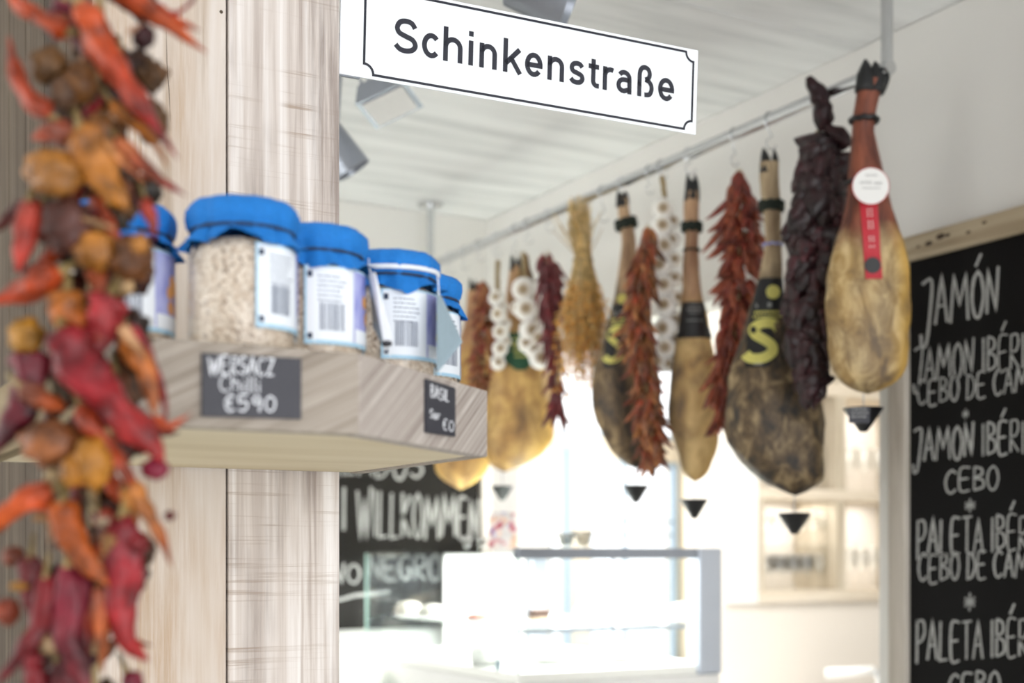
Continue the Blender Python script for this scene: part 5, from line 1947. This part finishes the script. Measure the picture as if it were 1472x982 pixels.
for k_, px in enumerate((1220, 1242, 1264, 1286)):
    glass_at(px, 5.06, zmt, 'w', ORD[k_] + ' tall stemmed glass from the left, middle shelf, right bay', 'stemmed glasses on the middle shelf, right bay', 1.25)
for k_, px in enumerate((1105, 1126, 1148, 1176)):
    glass_at(px, 5.06, zmt, 'w', ORD[k_] + ' stemmed glass on the middle shelf behind the large ham', 'stemmed glasses on the middle shelf, left bay', 1.2)

# bright tap spout low down in the back room
p0, p1, p2, p3 = pt(1188, 968, 5.4), pt(1225, 966, 5.4), pt(1256, 963, 5.4), pt(1264, 990, 5.45)
t_ = Thing('tap', 'bright white-chrome tap spout low in the back room', 'tap', (p3.x, p3.y, EYE - 0.75))
q = MB(); q.tube([p0, p1, p2], [0.021, 0.019, 0.017], 14)
t_.part('spout', q, M['white'], world=True, smooth=True)
q = MB(); q.tube([p2 + Vector((0.0, 0, 0.0)), (p2 + p3) / 2 + Vector((0.012, 0, 0.01)), p3, Vector((p3.x, p3.y, EYE - 0.75))], 0.014, 12)
t_.part('stem', q, M['steel'], world=True, smooth=True)
q = MB(); q.bbox(pt(1080, 990, 5.2).x, 4.4, 3.75, PY, 0.0, EYE - 0.75, 0.004)
t_ = Thing('bar_counter', 'low white bar counter below the glass cupboard', 'counter', (3.2, 4.4, 0))
# kept below the frame; it carries the tap
t_.part('carcass', q, M['white'], world=True)

# ------------------------------------------------------------------ ceiling spotlights
def spot(px, py, z, label, axis, L_, r0, r1, square=False):
    p = pt(px, py, z)
    t_ = Thing('ceiling_spotlight', label, 'spotlight', (p.x, p.y, CEIL))
    ax = Vector(axis).normalized()
    Mx = Matrix.Translation(p) @ Vector((0, 0, 1)).rotation_difference(ax).to_matrix().to_4x4()
    q_ = MB()
    if square:
        vs = []
        for (zz, r_) in ((-L_ / 2, r0), (L_ / 2, r1)):
            vs += [Mx @ Vector((r_ * a, r_ * b, zz)) for a, b in ((-1, -1), (1, -1), (1, 1), (-1, 1))]
        q_.add(vs, [(3, 2, 1, 0), (4, 5, 6, 7), (0, 1, 5, 4), (1, 2, 6, 5), (2, 3, 7, 6), (3, 0, 4, 7)])
        t_.part('housing', q_, M['lamp_grey'], world=True)
        q_ = MB(); q_.box(-r1 * .8, r1 * .8, -r1 * .8, r1 * .8, L_ / 2 + 0.001, L_ / 2 + 0.004, M=Mx)
        t_.part('reflector', q_, M['white'], world=True)
        for k_ in range(5):
            q_ = MB(); q_.box(-r0 * .8, r0 * .8, -r0 * .9 + k_ * r0 * .4, -r0 * .8 + k_ * r0 * .4, -L_ / 2 - 0.02, -L_ / 2 - 0.001, M=Mx)
            t_.part('cooling_fin', q_, M['lamp_grey'], world=True)
    else:
        q_.lathe([(r0 * .6, -L_ / 2), (r0, -L_ / 2 + 0.01), (r1, L_ / 2), (r1 * .93, L_ / 2), (r1 * .8, L_ / 2 - 0.03), (0, L_ / 2 - 0.04)], 36, M=Mx)
        autosmooth(t_.part('housing', q_, M['lamp_grey'], world=True))
    q_ = MB(); q_.tube([p - ax * L_ * .2, Vector((p.x, p.y, CEIL - 0.02))], 0.010, 10)
    t_.part('stem', q_, M['lamp_grey'], world=True, smooth=True)
    q_ = MB(); q_.bbox(p.x - .06, p.x + .06, p.y - .02, p.y + .02, CEIL - 0.025, CEIL + 0.0005, 0.003)
    t_.part('adapter', q_, M['lamp_grey'], world=True)


spot(775, -14, 2.35, 'round grey spotlight on the ceiling above the street sign', (0.75, -0.45, -0.35), 0.12, 0.045, 0.055)
spot(556, 138, 2.95, 'angular grey spotlight with square white reflector below the sign', (0.15, -0.35, -0.9), 0.05, 0.045, 0.060, True)
spot(488, 214, 3.2, 'conical grey spotlight half hidden by the pillar', (0.35, -0.1, -0.55), 0.12, 0.034, 0.046)

# ------------------------------------------------------------------ foreground chili and garlic string
ZF = 0.88
KF = ZF / F
loc = pt(130, 500, ZF)
rt = Thing('dried_chili_braid', 'big blurred braid of dried chilies, onions and garlic in the near foreground', 'chili string', loc, -PHI)


def fq(x, y, d=0.0):
    return Vector(((x - 130) * KF, d, (500 - y) * KF))


FO, FR, FD, FY, FB, FM = (204, 92, 40), (158, 26, 42), (84, 22, 34), (204, 146, 52), (128, 84, 52), (128, 34, 66)
FS = (196, 104, 78)
FN = 0


def fpep(pts, w, c0, c1=None, d=0.0, taper=1.7, nm='dried_chili', wr=0.42, stem=True, blunt=0.5):
    global FN
    FN += 1
    c0 = lin(c0); c1 = lin(c1) if c1 else c0
    c0, c1 = [tuple(v * k_ for v, k_ in zip(c[:3], (0.58, 0.42, 0.36))) + (1,) for c in (c0, c1)]
    m = 26
    k = len(pts) - 1
    xs_, ys_ = [p[0] for p in pts], [p[1] for p in pts]
    ds = [p[2] if len(p) > 2 else 0 for p in pts]
    idx = list(range(k + 1))
    P_, R_, cc_ = [], [], []
    for i in range(m):
        e = i / (m - 1)
        P_.append(fq(cubic(idx, xs_, e * k), cubic(idx, ys_, e * k), d + cubic(idx, ds, e * k)))
        r_ = w * 0.5 * min(1, blunt + e * 4.5) * max(0.03, (1 - e ** taper)) ** 0.8
        R_.append(r_ * KF)
        t_ = min(1, max(0, (e - 0.25) * 1.6 + 0.25 * noise.noise(Vector((e * 4, FN, 0)))))
        cc_.append(tuple(c0[j] + (c1[j] - c0[j]) * t_ for j in range(3)) + (1,))
    q_ = MB(); q_.tube(P_, R_, 20, col=cc_, wr=wr, wf=70, flat=0.75, seed=FN * 1.7)
    ob = rt.part(nm, q_, M['pepper'], smooth=True)
    if stem:
        a, b = P_[0], P_[0] + (P_[0] - P_[2]).normalized() * 0.012 + Vector((0, 0.004, 0.003))
        q_ = MB(); q_.tube([a - (b - a) * 0.2, a, b], [w * KF * .22, w * KF * .16, .0012], 10, wr=0.2, col=lin((140, 120, 78)))
        rt.part('stem', q_, M['pepper'], smooth=True, parent=ob)
    return ob


def fball(x, y, rx, ry, col, d=0.0, nm='dried_onion', wr=0.26, tilt=0.0):
    global FN
    FN += 1
    q_ = MB()
    prof = [(max(1e-5, sin(pi * i / 17)), -cos(pi * i / 17)) for i in range(18)]
    c = tuple(v * k_ for v, k_ in zip(lin(col)[:3], (0.54, 0.42, 0.33))) + (1,)
    rr = random.Random(FN)
    def fn(r_, z_, a, i):
        w = 1 + wr * noise.noise(Vector((r_ * cos(a) * 2.2 + FN, r_ * sin(a) * 2.2, z_ * 2.2))) + wr * .5 * noise.noise(Vector((r_ * cos(a) * 6 + FN, r_ * sin(a) * 6, z_ * 6))) + 0.04 * sin(7 * a + FN) * r_
        return r_ * w, z_ * w
    q_.lathe(prof, 26, fn=fn, col=c)
    Mx = Matrix.Rotation(tilt, 4, 'Y') @ Matrix.Diagonal((rx * KF, min(rx, ry) * KF * .9, ry * KF, 1))
    q_.v = [tuple(Mx @ Vector(v) + fq(x, y, d)) for v in q_.v]
    return rt.part(nm, q_, M['pepper'], smooth=True)


# filler further back: crumpled brown and dark pieces along the core
rf = random.Random(77)
for i in range(64):
    y = -40 + 1090 * i / 63
    x = 125 + 62 * (rf.random() - .5) * 2 + 12 * sin(y / 90)
    if 700 < y: x -= 15
    fball(x, y, 20 + 14 * rf.random(), 18 + 14 * rf.random(), rf.choice([(90, 62, 42), (66, 44, 34), (112, 78, 44), (60, 52, 38), (120, 92, 58), (84, 40, 34)]), 0.026 + 0.012 * rf.random(), 'dried_bulb', 0.35, rf.random() * 3)
for i in range(46):
    y = -30 + 1040 * i / 45 + rf.uniform(-10, 10)
    x = 125 + rf.uniform(-50, 50)
    a = rf.choice([-1, 1]) * rf.uniform(0.2, 1.3)
    L_ = rf.uniform(60, 110)
    c = rf.choice([FO, FR, FD, FB, FY, FM, FB, FD])
    fpep([(x, y), (x + L_ * .5 * sin(a), y + L_ * .45), (x + L_ * sin(a), y + L_ * .7 * cos(a) + 20)], rf.uniform(22, 36), c, rf.choice([c, FD, FO]), 0.016 + rf.random() * 0.012)
# pieces the photograph shows in front
fpep([(102, 48), (62, 32), (30, 8), (5, -25)], 42, FO, FO, -0.004)
fpep([(128, 22), (150, 62), (178, 108), (203, 150), (232, 192), (266, 240)], 62, (214, 100, 44), (168, 34, 50), -0.018, taper=1.6)
fpep([(175, -15), (205, 14), (250, 46), (302, 84)], 50, (208, 98, 50), (206, 104, 48), -0.010, taper=1.5)
fpep([(225, 10), (255, 32), (290, 48)], 22, FO, FO, -0.004)
fpep([(238, 28), (262, 22), (280, 6), (288, -12)], 11, FR, FR, -0.006, stem=False)
fpep([(84, 176), (54, 150), (32, 112), (22, 62)], 40, (196, 92, 60), (198, 88, 48), -0.012, taper=2.2)
fpep([(118, 205), (88, 198), (52, 206)], 44, (168, 104, 84), (186, 100, 72), -0.010, taper=3.5)
fball(92, 262, 40, 32, (206, 152, 72), -0.020, tilt=0.2)
fpep([(128, 195), (146, 235), (168, 275), (196, 312)], 50, (190, 138, 62), (212, 156, 58), -0.018, taper=3.6)
fball(148, 200, 26, 34, (160, 116, 66), -0.006)
fball(70, 95, 30, 26, (128, 100, 62), 0.0, 'garlic_clove')
fball(118, 122, 26, 30, (146, 106, 60), -0.002)
fball(98, 140, 20, 26, (104, 82, 64), -0.006)
fpep([(165, 152), (190, 178), (222, 204), (246, 246)], 30, (206, 144, 50), (204, 138, 46), -0.008)
fpep([(176, 208), (206, 238), (240, 268), (276, 290)], 34, (196, 128, 84), (170, 36, 52), -0.014, taper=1.4)
fpep([(160, 212), (186, 244), (222, 275)], 20, (228, 184, 124), (190, 100, 60), -0.018)
fball(209, 56, 16, 18, (70, 22, 34), -0.004)
fpep([(192, 60), (206, 50), (216, 46)], 10, (190, 170, 150), (190, 170, 150), -0.014, stem=False)
fball(106, 332, 38, 40, (104, 66, 62), -0.012, wr=0.3)
fball(80, 325, 24, 30, (78, 46, 42), -0.006, wr=0.3)
fpep([(130, 325), (155, 332), (182, 342)], 12, (178, 158, 122), (178, 158, 122), -0.022, stem=False, taper=6)
fpep([(62, 292), (28, 308), (-10, 338)], 38, (104, 40, 34), (112, 34, 36), -0.004)
fpep([(55, 296), (50, 338), (38, 400)], 38, (176, 74, 60), (192, 70, 58), -0.016, taper=3.4)
fball(146, 366, 30, 28, (194, 140, 62), -0.014, wr=0.32)
fball(198, 376, 30, 32, (136, 92, 50), -0.012, wr=0.32)
fball(214, 362, 13, 15, (190, 140, 66), -0.022)
fpep([(212, 290), (224, 322), (226, 352)], 22, (176, 62, 42), (150, 46, 38), -0.008)
fpep([(100, 398), (70, 416), (36, 430), (-8, 442)], 50, (198, 90, 44), (196, 80, 44), -0.016, taper=2.2)
fpep([(106, 425), (108, 458), (128, 495)], 52, (208, 140, 56), (216, 128, 52), -0.014, taper=4.0, blunt=0.7)
fpep([(138, 388), (148, 415), (152, 442)], 30, (176, 92, 46), (180, 90, 44), -0.008)
fpep([(170, 432), (158, 470), (142, 510), (120, 545)], 52, (178, 52, 64), (150, 30, 48), -0.016, taper=2.6, blunt=0.7)
fball(188, 417, 11, 12, (226, 208, 168), -0.012, 'garlic_clove')
fpep([(112, 488), (138, 535), (185, 592), (226, 636), (250, 668)], 82, (160, 26, 48), (188, 52, 54), -0.026, taper=2.3, blunt=0.75)
fpep([(112, 478), (150, 492), (172, 500)], 26, (196, 120, 60), (176, 70, 80), -0.020)
fball(50, 488, 24, 26, (212, 166, 60), -0.014)
fpep([(48, 505), (50, 545), (34, 600), (-12, 668)], 52, (136, 34, 62), (88, 20, 40), -0.010, taper=2.6)
fpep([(188, 470), (212, 502), (236, 560), (244, 628)], 24, (170, 40, 62), (164, 34, 46), -0.006)
fpep([(186, 486), (208, 520), (224, 560), (230, 602)], 38, (204, 134, 58), (214, 142, 86), -0.014, taper=3.0)
fpep([(190, 478), (206, 500), (222, 524)], 22, (230, 204, 160), (222, 180, 120), -0.022, stem=False)
fpep([(228, 602), (250, 616), (282, 596)], 20, (206, 94, 40), (208, 92, 40), -0.012, stem=False)
fpep([(44, 562), (72, 578), (106, 592)], 42, (160, 106, 84), (202, 110, 56), -0.016, taper=3.6)
fball(84, 640, 44, 34, (164, 110, 68), -0.012)
fball(150, 668, 27, 36, (212, 158, 62), -0.024)
fball(124, 682, 16, 22, (210, 154, 60), -0.028)
fpep([(128, 588), (152, 628), (182, 668), (208, 712)], 44, (192, 84, 46), (200, 92, 44), -0.016, taper=3.0)
fball(229, 676, 20, 14, (158, 38, 84), -0.010)
fpep([(196, 690), (214, 726), (236, 768), (254, 816)], 32, (210, 150, 72), (178, 96, 38), -0.012, taper=2.0)
fpep([(186, 700), (196, 735), (204, 756)], 26, (212, 158, 66), (204, 140, 60), -0.010)
fball(176, 622, 9, 9, (200, 196, 160), -0.022, 'garlic_clove')
fball(250, 742, 8, 7, (168, 34, 54), -0.010)
fpep([(94, 706), (58, 720), (24, 744), (-8, 776)], 48, (208, 96, 46), (206, 108, 38), -0.022, taper=2.6)
fpep([(108, 722), (112, 762), (138, 800), (172, 842)], 46, (206, 112, 36), (214, 120, 40), -0.024, taper=2.6)
fpep([(150, 738), (170, 752), (185, 764)], 30, (176, 74, 50), (150, 40, 50), -0.010)
fpep([(186, 742), (184, 800), (184, 862), (192, 920), (222, 948)], 52, (162, 30, 52), (178, 40, 42), -0.014, taper=2.4)
fball(205, 782, 18, 14, (168, 34, 50), -0.016)
fpep([(172, 768), (168, 790), (160, 800)], 22, (200, 168, 110), (190, 150, 96), -0.022, stem=False)
fpep([(108, 812), (112, 858), (106, 905), (118, 955), (140, 1000)], 48, (132, 40, 66), (122, 34, 50), -0.014, taper=4)
fpep([(78, 826), (74, 872), (56, 920), (6, 985)], 30, (150, 32, 48), (128, 24, 38), -0.016, taper=4)
fpep([(50, 800), (48, 850), (50, 890)], 32, (124, 28, 38), (120, 24, 36), -0.008)
fball(44, 842, 13, 6, (196, 150, 56), -0.022)
fpep([(154, 842), (156, 888), (158, 966)], 26, (204, 120, 84), (206, 120, 42), -0.016, taper=2.4)
fpep([(132, 840), (128, 900), (124, 960)], 26, (164, 70, 36), (150, 40, 40), -0.008, taper=4)
fpep([(52, 935), (62, 970), (70, 1010)], 30, (146, 30, 48), (130, 26, 40), -0.014, taper=4)
fpep([(90, 950), (100, 980), (110, 1020)], 44, (104, 22, 38), (112, 26, 40), -0.010, taper=4)
fpep([(60, 745), (84, 750), (84, 790)], 14, (176, 150, 104), (150, 128, 90), -0.018, stem=False, taper=6)
fball(18, 800, 16, 14, (150, 76, 44), 0.002)
fball(10, 880, 18, 20, (150, 70, 44), 0.002)
fpep([(88, 525), (92, 560), (106, 580)], 18, (92, 88, 66), (84, 80, 62), -0.010, stem=False, taper=6)
fball(88, 690, 12, 14, (186, 176, 140), -0.016, 'garlic_clove')
fball(158, 750, 12, 9, (226, 222, 206), -0.014, 'garlic_clove')
fball(82, 925, 16, 14, (222, 206, 172), -0.012, 'garlic_clove')
q = MB(); q.tube([fq(125 + 6 * sin(i), -60 + 45 * i, 0.020) for i in range(26)], 0.004, 8, wr=0.3)
rt.part('cord', q, M['twine'], smooth=True)
top = Vector(fq(125, -60, 0.02)); 
q = MB(); q.tube([top, Vector((top.x, top.y, CEIL - loc.z - 0.03))], 0.003, 8)
rt.part('hanging_cord', q, M['twine'], smooth=True)
q = MB(); q.tube([(top.x, top.y, CEIL - loc.z + 0.001), (top.x, top.y, CEIL - loc.z - 0.02), (top.x + 0.01, top.y, CEIL - loc.z - 0.034), (top.x, top.y, CEIL - loc.z - 0.04), (top.x - 0.01, top.y, CEIL - loc.z - 0.03)], 0.002, 8)
rt.part('ceiling_hook', q, M['steel'], smooth=True)
